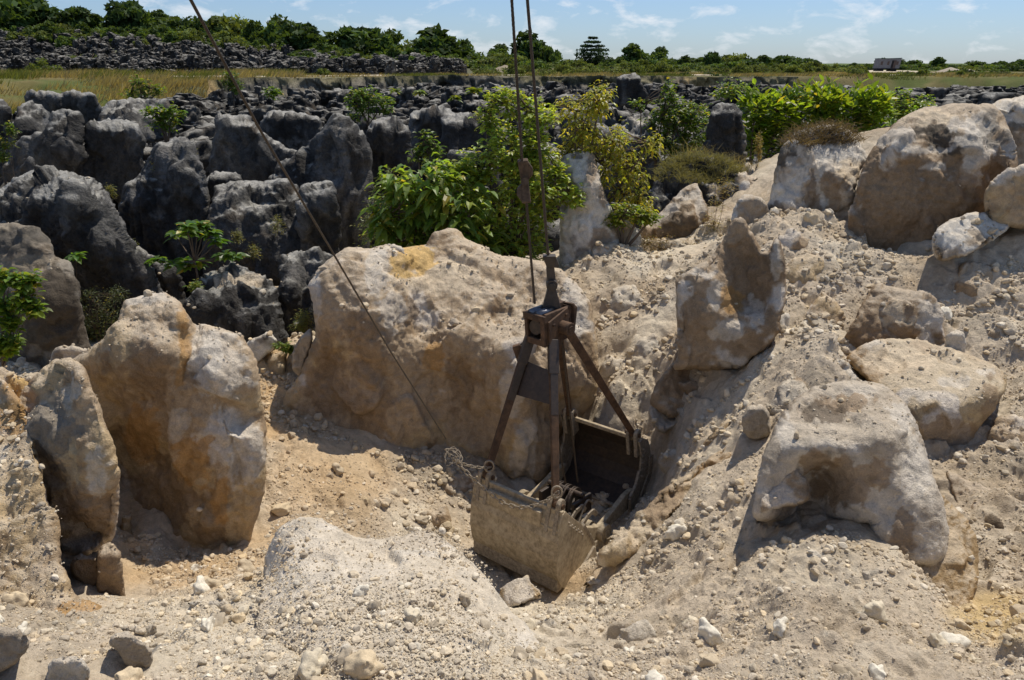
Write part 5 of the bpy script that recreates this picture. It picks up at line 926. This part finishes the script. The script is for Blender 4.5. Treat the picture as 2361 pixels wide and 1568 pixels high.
# dead brush and dry grass caps
def tuft(label, name, spots, n, L, color, seed, r, cat='grass', lean=.5, w=.006, kind=None, group=None, mat=None):
    rs = np.random.RandomState(seed); P = np.array([spots[k] for k in rs.randint(0, len(spots), n)]); P = P+rs.normal(size=P.shape)*np.array([r, r, r*.12])
    D = np.stack([rs.normal(size=n)*lean, rs.normal(size=n)*lean, np.ones(n)*rs.uniform(.3, 1, n)], 1); D /= np.linalg.norm(D, axis=1, keepdims=True)
    Ls = L*rs.uniform(.5, 1.2, n)[:, None]; S = np.cross(D, rs.normal(size=(n, 3))); S /= np.linalg.norm(S, axis=1, keepdims=True); w_ = w if np.isscalar(w) else w
    b = P-np.array([0, 0, .03]); m = P+D*Ls*.55; t = P+D*Ls+np.stack([rs.normal(size=n)*.3, rs.normal(size=n)*.3, -rs.rand(n)*.35], 1)*Ls
    V = np.stack([b-S*w_, b+S*w_, m-S*w_*.8, m+S*w_*.8, t], 1).reshape(-1, 3); F = (np.array([(0, 1, 3), (0, 3, 2), (2, 3, 4)])[None]+np.arange(n)[:, None, None]*5).reshape(-1, 3)
    c = np.array(color)[None]*(1+rs.uniform(-.4, .4, (n, 1)))
    o = mesh_np(name, V, F, mat or M_GRASS, col=np.repeat(c, 5, 0), smooth=False); tag(o, label, cat, group, kind); return o
_t = TOPOF['cracked white and tan rock capped with dead brush']; _t = _t[(_t[:, 2] > np.percentile(_t[:, 2], 70))]
tuft('tangle of dead brown brush on top of the cracked white rock', 'dead_brush', _t, 1800, .3, (.13,.10,.07), 3, .08, 'brush', 1.2)
tuft('mat of dry grass covering the dark hump rock', 'dry_grass_mat', (lambda v: v[v[:, 2] > np.percentile(v[:, 2], 45)])(TOPOF['dark hump rock covered by dry grass on the right']), 3600, .3, (.19,.18,.09), 4, .05, 'grass', .8, .007)
tuft('dry grass tuft at the base of the standing stone', 'dry_grass_tuft', [W1(x, y, 24) for x, y in ((1640,385),(1660,390),(1690,392),(1600,370))], 400, .7, (.26,.22,.12), 5, .3, 'grass', .35, .006)
# dry grass on the bank and along the road: uncountable
rs = np.random.RandomState(9); pts = []
while len(pts) < 60000:
    u = rs.uniform(-.72, .72, 20000); yb = np.interp(u, _U, _YB); yt = np.interp(u, _U, _YT); y = yb-4+rs.rand(20000)**.8*(yt+24-yb)
    k = (np.abs(y-(yt+9)) > 3.5) & ((u < -.28) | (y > yt-1)) & (fbm(np.stack([u*y, y, 0*y], -1), .12, 3)+rs.uniform(-.3, .3, 20000) > -.05+.05*(u > -.2)); pts += list(zip((u*y)[k], y[k]))
pts = np.array(pts[:60000]); n = len(pts); P = np.stack([pts[:, 0], pts[:, 1], ground_z(pts[:, 0], pts[:, 1], False)-.05], 1)
D = np.stack([rs.normal(size=n)*.35+.35, rs.normal(size=n)*.3, np.ones(n)], 1); Lg = rs.uniform(.4, 1.5, n)[:, None]*np.where(pts[:, 0:1]/pts[:, 1:2] < -.25, 1, .45); S = np.stack([rs.uniform(.5, 1, n), rs.uniform(-.5, .5, n), 0*pts[:, 0]], 1)*.07
t = P+D*Lg+np.array([.2, 0, -.1])*Lg; V = np.stack([P-S, P+S, t], 1).reshape(-1, 3); F = np.arange(3*n).reshape(-1, 3)
gn = fbm(P, .09, 3)[:, None]; c = np.where(gn > .12, np.array([.13, .15, .05]), np.array([.30, .245, .14]))*rs.uniform(.6, 1.3, (n, 1))
tag(mesh_np('dry_grass', V, F, M_GRASS, col=np.repeat(c, 3, 0), smooth=False), 'long dry golden grass covering the bank and verges of the dirt road', 'grass', kind='stuff')
# ------------------------------------------------------------------ distant trees and bushes
def crown_mesh(seed, n, rx, rz, clumps, s, color, flat=False, pagoda=False):
    rs = np.random.RandomState(seed); k = clumps; d = rs.normal(size=(k, 3)); d /= np.linalg.norm(d, axis=1, keepdims=True); d[:, 2] = np.abs(d[:, 2])*1.0-.15
    c = d*np.array([rx, rx, rz])*rs.uniform(.35, 1, (k, 1))*np.array([rs.uniform(.8, 1.1), 1, 1]); c[:, 2] += rz*.35
    cr = rs.uniform(.12, .45, k)*rx; c[:, 2] *= rs.uniform(.6, 1.25, k)
    if pagoda:
        h = np.linspace(.5, 4.6, k); rr = np.interp(h, [.5, 2.2, 4.6], [3.2, 2.7, .6]); a = np.arange(k)*2.4; c = np.stack([np.cos(a)*rr*.55, np.sin(a)*rr*.55, np.round(h*1.6)/1.6], 1); cr = rr*.55
    ii = rs.randint(0, k, n); e = rs.normal(size=(n, 3)); e /= np.linalg.norm(e, axis=1, keepdims=True); P = c[ii]+e*cr[ii][:, None]*rs.rand(n, 1)**.35*np.array([1, 1, .22 if pagoda else .75])
    P[:, 2] = np.maximum(P[:, 2], .05)
    A = rs.normal(size=(n, 3)); A /= np.linalg.norm(A, axis=1, keepdims=True); B = np.cross(A, rs.normal(size=(n, 3))); B /= np.linalg.norm(B, axis=1, keepdims=True); q = s*rs.uniform(.5, 1.3, (n, 1))
    V = np.stack([P-A*q, P+B*q*.5, P+A*q, P-B*q*.5], 1).reshape(-1, 3); F = np.arange(4*n).reshape(-1, 4)
    cc = np.array(color)[None]*rs.uniform(.6, 1.35, (k, 1))[ii]*rs.uniform(.75, 1.25, (n, 1)); return V, F, np.repeat(cc, 4, 0)
KIND = {'dark': ((.052,.088,.026), 3400, 1, .95, 34, .16), 'green': ((.09,.14,.038), 2800, 1, .8, 26, .13), 'yellow': ((.13,.165,.045), 3000, 1, .75, 26, .10), 'low': ((.10,.15,.04), 1500, 1, .5, 16, .12), 'pale': ((.13,.16,.055), 1200, 1, .65, 14, .09), 'pagoda': ((.026,.05,.02), 3500, 1, 1, 26, .20)}
PT = {}
def far_tree(kind, x, y, z, sx, sz, label, group, rot, cat='tree', name='tree'):
    v = (kind, int(rot*7) % 3)
    if v not in PT:
        c, n, rx, rz, k, s = KIND[kind]; V, F, C = crown_mesh(hash(kind) % 97 if False else len(PT)+31, n, rx, rz, k, s, c, pagoda=kind == 'pagoda'); root = empty(name, (0, 0, 0))
        if kind == 'pagoda': V = V*np.array([.3, .3, .36])
        cr = mesh_np('crown', V, F, M_FARLEAF, parent=root, col=C, smooth=False)
        m = MB(); rs = np.random.RandomState(3); 
        for j in range(5):
            a = j*1.3; m.tube([(0.02*j, 0, -.5), (.12*math.cos(a), .12*math.sin(a), .1), (.5*math.cos(a), .5*math.sin(a), .55)], [.05, .035, .012], 5)
        st = m.build('trunk', M_BARK, root, smooth=True); PT[v] = root; o = root
    else:
        o = PT[v].copy(); scene.collection.objects.link(o)
        for ch in list(PT[v].children):
            q = ch.copy(); scene.collection.objects.link(q); q.parent = o
    o.name = name; o.location = (x, y, z); o.scale = (sx, sx, sz); o.rotation_euler = (0, 0, rot); tag(o, label, cat, group); return o
def vxy(vx, Y): return ((vx*VS-512)/FPX)*Y*(CP+0.0)+((vx*VS-512)/FPX)*Y*SP*.33
rs = np.random.RandomState(21)
RT = [(-20,30,50,'green'),(30,24,42,'yellow'),(95,2,50,'green'),(190,-14,62,'dark'),(150,30,40,'yellow'),(260,35,40,'green'),(300,18,40,'dark'),(345,42,40,'green'),(405,3,40,'dark'),(450,30,38,'green'),(500,44,50,'green'),(548,45,40,'green'),(592,18,58,'yellow'),(650,55,40,'green'),(690,45,40,'green'),(735,52,45,'dark'),(780,68,40,'green'),(865,54,52,'dark'),(920,76,40,'green'),(965,92,32,'yellow'),(1032,72,55,'dark'),(1085,95,30,'green'),(1225,81,42,'dark'),(1262,92,16,'green'),(1346,79,38,'pagoda'),(1150,105,35,'green'),(1440,106,36,'green'),(1480,112,30,'green'),(1595,115,14,'dark'),(1640,116,34,'yellow'),(1745,124,30,'dark'),(1690,130,30,'green'),(2300,128,48,'dark'),(2350,146,34,'green'),(2150,142,30,'green')]
NM = {'dark': 'dense dark green', 'green': 'rounded mid-green', 'yellow': 'loose yellow-green', 'pagoda': 'tiered dark pagoda-shaped'}
WH = ['at the far left end of the ridge','second from the left end of the ridge','with a knobbly crown near the left end of the ridge','tallest on the left ridge','in front of the tallest ridge tree','on the ridge right of the tallest tree','with a bumpy crown on the left ridge','on the ridge left of where the tag line crosses the sky','standing highest beside the tag line','just right of the tag line on the ridge','on the ridge between the tag line and the big bushy tree','left neighbour of the big bushy tree','big and bushy with bare twigs on the left ridge','right neighbour of the big bushy tree','on the falling part of the ridge','broad and dark on the falling ridge','low on the ridge left of the open sky','with a spreading crown left of centre','beside the spreading dark tree','on the skyline between two spreading dark trees','wide and flat-topped on the skyline left of the ropes','beside the flat-topped tree','behind the ropes on the skyline','immediately right of the ropes','alone on the skyline right of the ropes','low on the skyline left of the ropes','on the small rise right of the pagoda-shaped tree','on the right side of the small rise','small and pointed on the right skyline','pale and broad on the right skyline','dark and round left of the dirt yard','low left of the dark round tree on the right','large and dark at the right edge of the skyline','at the very right edge of the skyline','low between the trailer hut and the right edge']
for i, (vx, vt, hw_, kd) in enumerate(RT):
    Y = 232-max(0, (vx-700))*.03+rs.uniform(-6, 6) if vx < 1500 else rs.uniform(205, 240); x = vxy(vx, Y); z = zg(x, Y); top = W1(vx, vt, Y).z
    sx = hw_*VS*Y/FPX*1.25; sz = max(1.2, (top-z)/(1.25 if kd in ('dark',) else 1.1)); 
    if kd == 'pagoda': sz = (top-z)/1.75; sx *= .95
    far_tree(kd, x, Y, z-.1, sx, sz, NM[kd]+' tree '+WH[i], 'trees along the skyline', rs.uniform(0, 6))
n = 0
for i in range(150):
    vx = rs.uniform(-40, 1500); Y = rs.uniform(168, 228) if vx > 640 else rs.uniform(196, 226); x = vxy(vx, Y); z = zg(x, Y)
    kd = ['low', 'green', 'yellow', 'low', 'pale'][rs.randint(5)]; s = rs.uniform(1.8, 4.2)*(1.0 if vx < 1250 else .55)
    side = 'left ridge slope' if vx < 700 else 'middle of the ridge slope' if vx < 1150 else 'rise near the pagoda-shaped tree'
    far_tree(kd, x, Y, z-.1, s, s*rs.uniform(.8, 1.1), '%s bush in the scrub covering the %s' % ({'low': 'low green', 'green': 'rounded green', 'yellow': 'yellow-green', 'pale': 'pale sparse'}[kd], side), '%s scrub bushes, %s' % (kd, side), rs.uniform(0, 6), 'bush', 'bush')
for i in range(120):
    vx = rs.uniform(1350, 2400); Y = rs.uniform(190, 300); x = vxy(vx, Y)
    if .33 < x/Y < .5 and Y < 215: continue
    kd = ['low', 'green', 'dark', 'low'][rs.randint(4)]; s = rs.uniform(1.6, 4.0)
    far_tree(kd, x, Y, zg(x, Y)-.2, s, s*rs.uniform(.5, .85), '%s bush in the low far scrub on the right horizon' % {'low': 'low green', 'green': 'rounded green', 'dark': 'dark'}[kd], '%s bushes, right horizon' % kd, rs.uniform(0, 6), 'bush', 'bush')
rs2 = np.random.RandomState(77)
SV, SF, SC = [], [], []; so = 0; sc_ = [crown_mesh(60+j, 260, 1, .6, 9, .17, col) for j, col in enumerate([(.10,.15,.04), (.075,.12,.035), (.14,.17,.055), (.05,.085,.028)])]
for j in range(2600):
    u = rs2.uniform(-.75, .75) if j % 3 else rs2.uniform(.0, .75); yt = np.interp(u, _U, _YT); Y = rs2.uniform(yt+1, 310) if u > -.05 else rs2.uniform(185, 260)
    if u > .34 and u < .51 and 140 < Y < 208: continue
    if abs(Y-(yt+9)) < 4 or (u < -.05 and Y < 205-70*max(0, u+.35)): continue
    if fbm(np.array([[u*Y, Y, 0.]]), .04, 2)[0] < -.25 and Y < 190: continue
    V, F, C = sc_[rs2.randint(4)]; s = rs2.uniform(.7, 2.3)*(1 if Y > 190 else .6); a = rs2.uniform(0, 6.28); v = V*np.array([s, s, s*rs2.uniform(.6, 1.0)]); v = np.stack([v[:, 0]*math.cos(a)-v[:, 1]*math.sin(a)+u*Y, v[:, 0]*math.sin(a)+v[:, 1]*math.cos(a)+Y, v[:, 2]], 1); SV.append((v, u*Y, Y)); SF.append(F+so); SC.append(C*rs2.uniform(.7, 1.2)); so += len(V)
zz_ = ground_z(np.array([q[1] for q in SV]), np.array([q[2] for q in SV]), False)-.1
tag(mesh_np('distant_scrub', np.concatenate([q[0]+np.array([0, 0, z]) for q, z in zip(SV, zz_)]), np.concatenate(SF), M_FARLEAF, col=np.concatenate(SC), smooth=False), 'low green and olive scrub spreading over the far plateau', 'scrub', kind='stuff')
for i, (vx, vy, Y, s) in enumerate([(rs2.uniform(1850, 2420), 0, rs2.uniform(60, 150), rs2.uniform(.9, 1.9)) for _ in range(60)]+[(rs2.uniform(1050, 1850), 0, rs2.uniform(141, 175), rs2.uniform(.9, 2.2)) for _ in range(60)]+[(rs2.uniform(0, 900), 0, rs2.uniform(90, 200), rs2.uniform(.8, 1.8)) for _ in range(26)]+[(276,130,152,3.6),(205,150,140,2.6),(300,95,175,3.5),(1400,115,150,2.4),(1330,140,160,2.2),(2060,180,95,1.9),(2110,190,82,1.9),(2150,180,90,1.7),(2200,185,95,2.0),(2245,195,85,1.8),(2290,190,90,1.6),(2340,210,70,1.4),(2090,165,120,2.6),(2170,215,62,1.2),(2310,225,58,1.2),(1990,185,90,1.4),(1800,158,150,2.2),(1870,160,150,1.8),(1260,160,122,1.4),(1180,150,150,1.6),(800,160,150,1.6),(2250,170,120,2.4),(2360,185,100,2.2),(1460,190,90,1.2),(1640,215,60,1.1),(60,155,138,2.2),(20,120,160,2.5),(2030,205,70,1.3),(2130,205,72,1.4)]):
    x = vxy(vx, Y); far_tree('pale' if i % 3 else 'yellow', x, Y, zg(x, Y)-.1, s, s*rs.uniform(.9, 1.25), 'feathery yellow-green shrub %s' % ('on the rough ground of the right middle distance' if vx > 1900 else 'on the bank or rocks of the left middle distance' if vx < 900 else 'by the dirt road in the middle distance'), 'feathery shrubs, %s' % ('right' if vx > 1900 else 'left' if vx < 900 else 'middle'), rs.uniform(0, 6), 'shrub', 'shrub')
# ------------------------------------------------------------------ dirt road and yard, trailer hut
M_ROAD = mat_attr('pale_dirt_road', scale=.6, var=.15, bump=.3, bdist=.05, fine=3, coarse=.1)
def sheet(name, us, y0, y1, nrow=8, lift=.06):
    V = []; 
    for a in range(len(us)):
        for b in range(nrow):
            y = y0[a]+(y1[a]-y0[a])*b/(nrow-1); V.append((us[a]*y, y))
    V = np.array(V); z = ground_z(V[:, 0], V[:, 1])+lift; n = len(us); idx = np.arange(n*nrow).reshape(n, nrow)
    F = np.stack([idx[:-1, :-1], idx[1:, :-1], idx[1:, 1:], idx[:-1, 1:]], -1).reshape(-1, 4)
    V3 = np.stack([V[:, 0], V[:, 1], z], 1); c = np.array(hexs(190, 178, 156))*(1+.15*fbm(V3, .3, 3)[:, None]); o = mesh_np(name, V3, F, M_ROAD, col=c); tag(o, kind='structure'); return o
us = np.linspace(-.8, .32, 300); yt = np.interp(us, _U, _YT); sheet('dirt_road', us, yt+5.0+np.sin(us*9), yt+12+np.sin(us*9)+1.5*np.sin(us*31))
us = np.linspace(.325, .51, 90); e = np.clip(np.minimum((us-.325)/.05, (.51-us)/.05), 0, 1); sheet('dirt_yard', us, 165-e*24+3*np.sin(us*80), 172+e*32+3*np.sin(us*60), 30, .08)
M_PANEL = mat_plain('weathered_grey_panel', hexs(104, 104, 110), .8, 0, .18, 1.2, hexs(122, 122, 126), .2, .01); M_TRIM = mat_plain('dark_teal_trim', hexs(58, 84, 84), .7, 0, .2, 3); M_VOID = mat_plain('dark_opening', hexs(40, 38, 40), .9, 0, .2, 3); M_SH = mat_plain('brown_shutter', hexs(86, 74, 70), .9, 0, .2, 4)
Yt_ = 188.0; b0 = W1(2048, 162, Yt_); tz = zg(b0.x, Yt_); hut = empty('trailer_hut', (b0.x, Yt_, tz)); tag(hut, 'grey site trailer hut with leaning ends standing beside the pale dirt yard', 'trailer')
def HT(a, d, h): return np.array((b0.x+a+(h-1.0)*.14, Yt_+d, tz+h))
s_ = VS*Yt_/FPX; hwid = 23.5*s_
def hb(a0, a1, d0, d1, h0, h1, h1b=None): h1b = h1b or h1; return [HT(a0, d0, h0), HT(a1, d0, h0), HT(a1, d1, h0), HT(a0, d1, h0), HT(a0, d0, h1), HT(a1, d0, h1b), HT(a1, d1, h1b), HT(a0, d1, h1)]
MB().box8(hb(-hwid, hwid, 0, 2.6, .75, 2.75, 2.95)).build('wall', M_PANEL, hut)
MB().box8(hb(-hwid-.1, hwid+.15, -.12, 2.7, 2.78, 2.86)).build('roof', M_TRIM, hut)
MB().box8(hb(-hwid-.05, hwid, -.05, 2.6, .58, .74)).build('floor_frame', M_VOID, hut)
for a in (-1.6, 1.3): m = MB(); m.box8(hb(a-.7, a+.7, .2, 2.2, .0, .56)); m.cyl(HT(a-.4, .1, .3), HT(a-.4, .4, .3), .3, 12); m.cyl(HT(a+.4, .1, .3), HT(a+.4, .4, .3), .3, 12); m.build('wheel_set', M_VOID, hut)
for a in (-1.75, -.32, 1.7): w_o = MB().box8(hb(a-.24, a+.24, -.03, .02, 1.45, 2.2)).build('window', M_SH, hut)
MB().box8(hb(.42, 1.3, -.04, .02, .8, 2.4)).build('door', M_VOID, hut); MB().box8(hb(.85, 1.38, -.1, -.05, .8, 2.4)).build('door_leaf', M_SH, hut)
m = MB(); hpx = W1(2092, 162, 186); 
def heap(label, vx, Y, r, h, seed, col, name='gravel_heap', cat='heap'):
    x = vxy(vx, Y); z = zg(x, Y); n1, n2 = 40, 14; V = []
    for i in range(n2):
        for j in range(n1):
            a = 2*math.pi*j/n1; q = r*(1-i/(n2-1)); V.append((x+q*math.cos(a)*1.3, Y+q*math.sin(a), z-.2+(h+.2)*(1-(q/r))**.8))
    V = np.array(V); V = V+np.stack([fbm(V, 1.2, 3)]*3, -1)*.12*h; idx = np.arange(n1*n2).reshape(n2, n1); F = np.stack([idx[:-1], np.roll(idx, -1, 1)[:-1], np.roll(idx, -1, 1)[1:], idx[1:]], -1).reshape(-1, 4)
    tag(mesh_np(name, V, F, M_ROAD, col=np.array(col)), label, cat)
heap('low pale gravel heap right of the trailer hut', 2090, 186, 2.6, 1.0, 1, hexs(165, 155, 138)); heap('second gravel heap at the right end of the dirt yard', 2130, 180, 1.8, .7, 2, hexs(160, 150, 132)); heap('rounded grey rock mound behind the ropes by the road', 1165, 158, 3.0, 1.6, 3, hexs(150, 138, 118), 'rock_mound', 'rock')
# ------------------------------------------------------------------ loose stones
NXg, NYg, cs = 560, 440, .05; TOP = np.full((NXg, NYg), -1e9); x0g, y0g = -14.0, 2.8
PRB = np.ones((NXg, NYg))
for V, N, du in ROCKTOPS:
    k = N[:, 2] > .35; v = V[k]; ix = ((v[:, 0]-x0g)/cs).astype(int); iy = ((v[:, 1]-y0g)/cs).astype(int); ok = (ix >= 0) & (ix < NXg) & (iy >= 0) & (iy < NYg)
    np.maximum.at(TOP, (ix[ok], iy[ok]), v[ok, 2]); PRB[ix[ok], iy[ok]] = du
for _ in range(3):                            # close the gaps between sampled surface points
    T2 = TOP.copy()
    for a in (-1, 0, 1):
        for b in (-1, 0, 1): T2 = np.maximum(T2, np.roll(np.roll(TOP, a, 0), b, 1)-.004)
    if _ < 2:
        P2 = np.min([np.roll(np.roll(np.where(TOP > -1e8, PRB, 1), a, 0), b, 1) for a in (-1, 0, 1) for b in (-1, 0, 1)], axis=0)
        PRB = np.where((TOP < -1e8) & (T2 > -1e8), np.where(P2 >= .9, 1, 0), PRB); TOP = np.where(TOP < -1e8, T2, TOP)
def ico(sub):
    t = (1+5**.5)/2; V = np.array([(-1,t,0),(1,t,0),(-1,-t,0),(1,-t,0),(0,-1,t),(0,1,t),(0,-1,-t),(0,1,-t),(t,0,-1),(t,0,1),(-t,0,-1),(-t,0,1)], float); V /= np.linalg.norm(V[0])
    F = [(0,11,5),(0,5,1),(0,1,7),(0,7,10),(0,10,11),(1,5,9),(5,11,4),(11,10,2),(10,7,6),(7,1,8),(3,9,4),(3,4,2),(3,2,6),(3,6,8),(3,8,9),(4,9,5),(2,4,11),(6,2,10),(8,6,7),(9,8,1)]
    for _ in range(sub):
        c = {}; V = list(map(tuple, V)); G_ = []
        def mid(a, b):
            k = (min(a, b), max(a, b))
            if k not in c: p = (np.array(V[a])+np.array(V[b])); p /= np.linalg.norm(p); V.append(tuple(p)); c[k] = len(V)-1
            return c[k]
        for a, b, d in F: x, y, z = mid(a, b), mid(b, d), mid(d, a); G_ += [(a, x, z), (b, y, x), (d, z, y), (x, y, z)]
        F = G_; V = np.array(V)
    return np.array(V), np.array(F)
def stone_shapes(sub, n, seed, rough=.35):
    V0, F0 = ico(sub); rs = np.random.RandomState(seed); out = []
    for i in range(n):
        V = V0*(1+rough*fbm(V0+i*7.7, 1.3, 3)[:, None]); 
        for _ in range(9):                      # chip flat faces off
            d = rs.normal(size=3); d /= np.linalg.norm(d); h = rs.uniform(.5, .85); s = V@d; V = V-np.maximum(s-h, 0)[:, None]*d*.9
        out.append(V*rs.uniform(.65, 1.25, 3))
    return out, F0
PALC = np.array([hexs(202, 190, 166), hexs(214, 206, 188), hexs(184, 168, 142), hexs(168, 155, 134), hexs(196, 178, 148), hexs(158, 148, 132), hexs(204, 184, 148)])
def scatter(n, r0, r1, shapes, F0, seed, ymax, sink=.25, pw=2.5, clump=0.0, at=None):
    rs = np.random.RandomState(seed); u = rs.uniform(-.86, .86, n*3); y = np.exp(rs.uniform(math.log(3.5), math.log(ymax), n*3)); x = u*y
    d = fbm(np.stack([x, y, 0*x], -1), .9, 3); k = d+rs.uniform(-.5, .5, n*3) > clump; x, y = x[k][:n], y[k][:n]; n = len(x)
    if at is not None: x, y = at; n = len(x)
    zz = ground_z(x, y); ix = np.clip(((x-x0g)/cs).astype(int), 0, NXg-1); iy = np.clip(((y-y0g)/cs).astype(int), 0, NYg-1); tp = TOP[ix, iy]
    # skip places where a rock surface jumps (its walls)
    nb = np.stack([TOP[np.clip(ix+a, 0, NXg-1), np.clip(iy+b, 0, NYg-1)] for a in (-1, 1) for b in (-1, 1)], 0); st = (tp > zz) & ((nb.max(0)-nb.min(0)) > .2)
    z = np.maximum(zz, tp); st = st | ((tp > zz) & (rs.rand(n) > PRB[ix, iy])); e = .04; gx = np.abs(ground_z(x+e, y, False)-ground_z(x-e, y, False))/(2*e); gy = np.abs(ground_z(x, y+e, False)-ground_z(x, y-e, False))/(2*e); ok = ~st & ((gx < 1.6) & (gy < 1.6) | (tp > zz)); x, y, z = x[ok], y[ok], z[ok]; n = len(x)
    r = r0*(r1/r0)**(rs.rand(n)**pw)*np.clip(y/8, .8, 1.6); m = len(shapes[0]); VV = np.empty((n, m, 3)); si = rs.randint(0, len(shapes), n); a = rs.uniform(0, 6.28, n); SH = np.stack(shapes)[si]
    ca, sa = np.cos(a)[:, None], np.sin(a)[:, None]; b = rs.uniform(-1.2, 1.2, n)[:, None]; cb, sb = np.cos(b), np.sin(b)
    X, Yv, Z = SH[..., 0], SH[..., 1], SH[..., 2]; Yv, Z = Yv*cb-Z*sb, Yv*sb+Z*cb; X, Yv = X*ca-Yv*sa, X*sa+Yv*ca
    VV[..., 0] = X*r[:, None]+x[:, None]; VV[..., 1] = Yv*r[:, None]+y[:, None]; VV[..., 2] = Z*r[:, None]*.8+z[:, None]+(r*(1-2*sink)*.5)[:, None]
    gc = ground_col(x, y, z); cc = (.45*gc+.55*PALC[rs.randint(0, len(PALC), n)])*rs.uniform(.82, 1.15, (n, 1))
    return VV.reshape(-1, 3), (F0[None]+np.arange(n)[:, None, None]*m).reshape(-1, 3), np.repeat(cc, m, 0), (x, y, z, r)
S0, F0 = stone_shapes(0, 24, 1, .3); S1, F1 = stone_shapes(1, 24, 2); S2, F2 = stone_shapes(3, 10, 3, .5)
V, F, c, _ = scatter(115000, .006, .018, S0, F0, 1, 18, pw=1.5); tag(mesh_np('fine_gravel', V, F, M_STONE, col=c, smooth=False), 'fine loose gravel strewn over the dug slopes', 'gravel', kind='stuff')
V, F, c, _ = scatter(14000, .016, .06, S1, F1, 2, 20, pw=3.2, clump=.02); tag(mesh_np('coarse_gravel', V, F, M_STONE, col=c, smooth=False), 'coarse pale limestone rubble strewn over the dug slopes', 'gravel', kind='stuff')
rs = np.random.RandomState(15); fx, fy = [], []
for a, b, c0_, d0_ in OCC:
    if c0_ > 20 or b-a < .25: continue
    q = int(90*(b-a)+10); fx.append(rs.uniform(a-.1, b+.1, q)); fy.append(c0_-.05-np.abs(rs.normal(size=q))*.16+rs.uniform(0, .35, q))
V, F, c, _ = scatter(1, .012, .06, S1, F1, 3, 20, pw=2.2, at=(np.concatenate(fx), np.concatenate(fy))); tag(mesh_np('fallen_rubble', V, F, M_STONE, col=c, smooth=False), 'crumbled rubble collected at the feet of the boulders', 'rubble', kind='stuff')
rs = np.random.RandomState(5)
_, _, _, (X, Y, Z, R) = scatter(420, .05, .15, [S2[0][:12]], ico(0)[1], 7, 19, pw=2.2, clump=.0)
big = np.argsort(-R/Y)[:150]; protos_s = []
for i in big:
    k = rs.randint(len(S2)); reg = 'gravel at the bottom left' if X[i]/Y[i] < -.2 and Y[i] < 8 else 'gravel in the lower middle' if X[i]/Y[i] < .15 and Y[i] < 8 else 'gravel slope at the lower right' if Y[i] < 8 else 'sand and rubble left of the grab' if X[i]/Y[i] < .02 else 'rubble slope behind the grab' if X[i]/Y[i] < .35 else 'rubble heap on the right'
    if k >= len(protos_s) or protos_s[k] is None:
        while len(protos_s) <= k: protos_s.append(None)
        cc = np.tile(PALC[k % 5], (len(S2[k]), 1)); V = S2[k]+facet(S2[k]+k*9, 1.6, 9)[:, None]*S2[k]*.35; o = mesh_np('loose_stone', V, F2, M_STONE, col=cc, loc=(0, 0, 0)); protos_s[k] = o
    else: o = protos_s[k].copy(); scene.collection.objects.link(o)
    o.location = (X[i], Y[i], Z[i]+R[i]*.2); o.scale = [R[i]*1.0]*3; o.rotation_euler = (rs.uniform(-.5, .5), rs.uniform(-.5, .5), rs.uniform(0, 6.28))
    sz = 'large' if R[i] > .11 else 'medium' if R[i] > .08 else 'small'; cn = ['pale beige', 'whitish', 'tan', 'greyish', 'sandy'][k % 5]
    tag(o, '%s %s limestone chunk on the %s' % (sz, cn, reg), 'stone', '%s %s stones on the %s' % (sz, cn, reg))
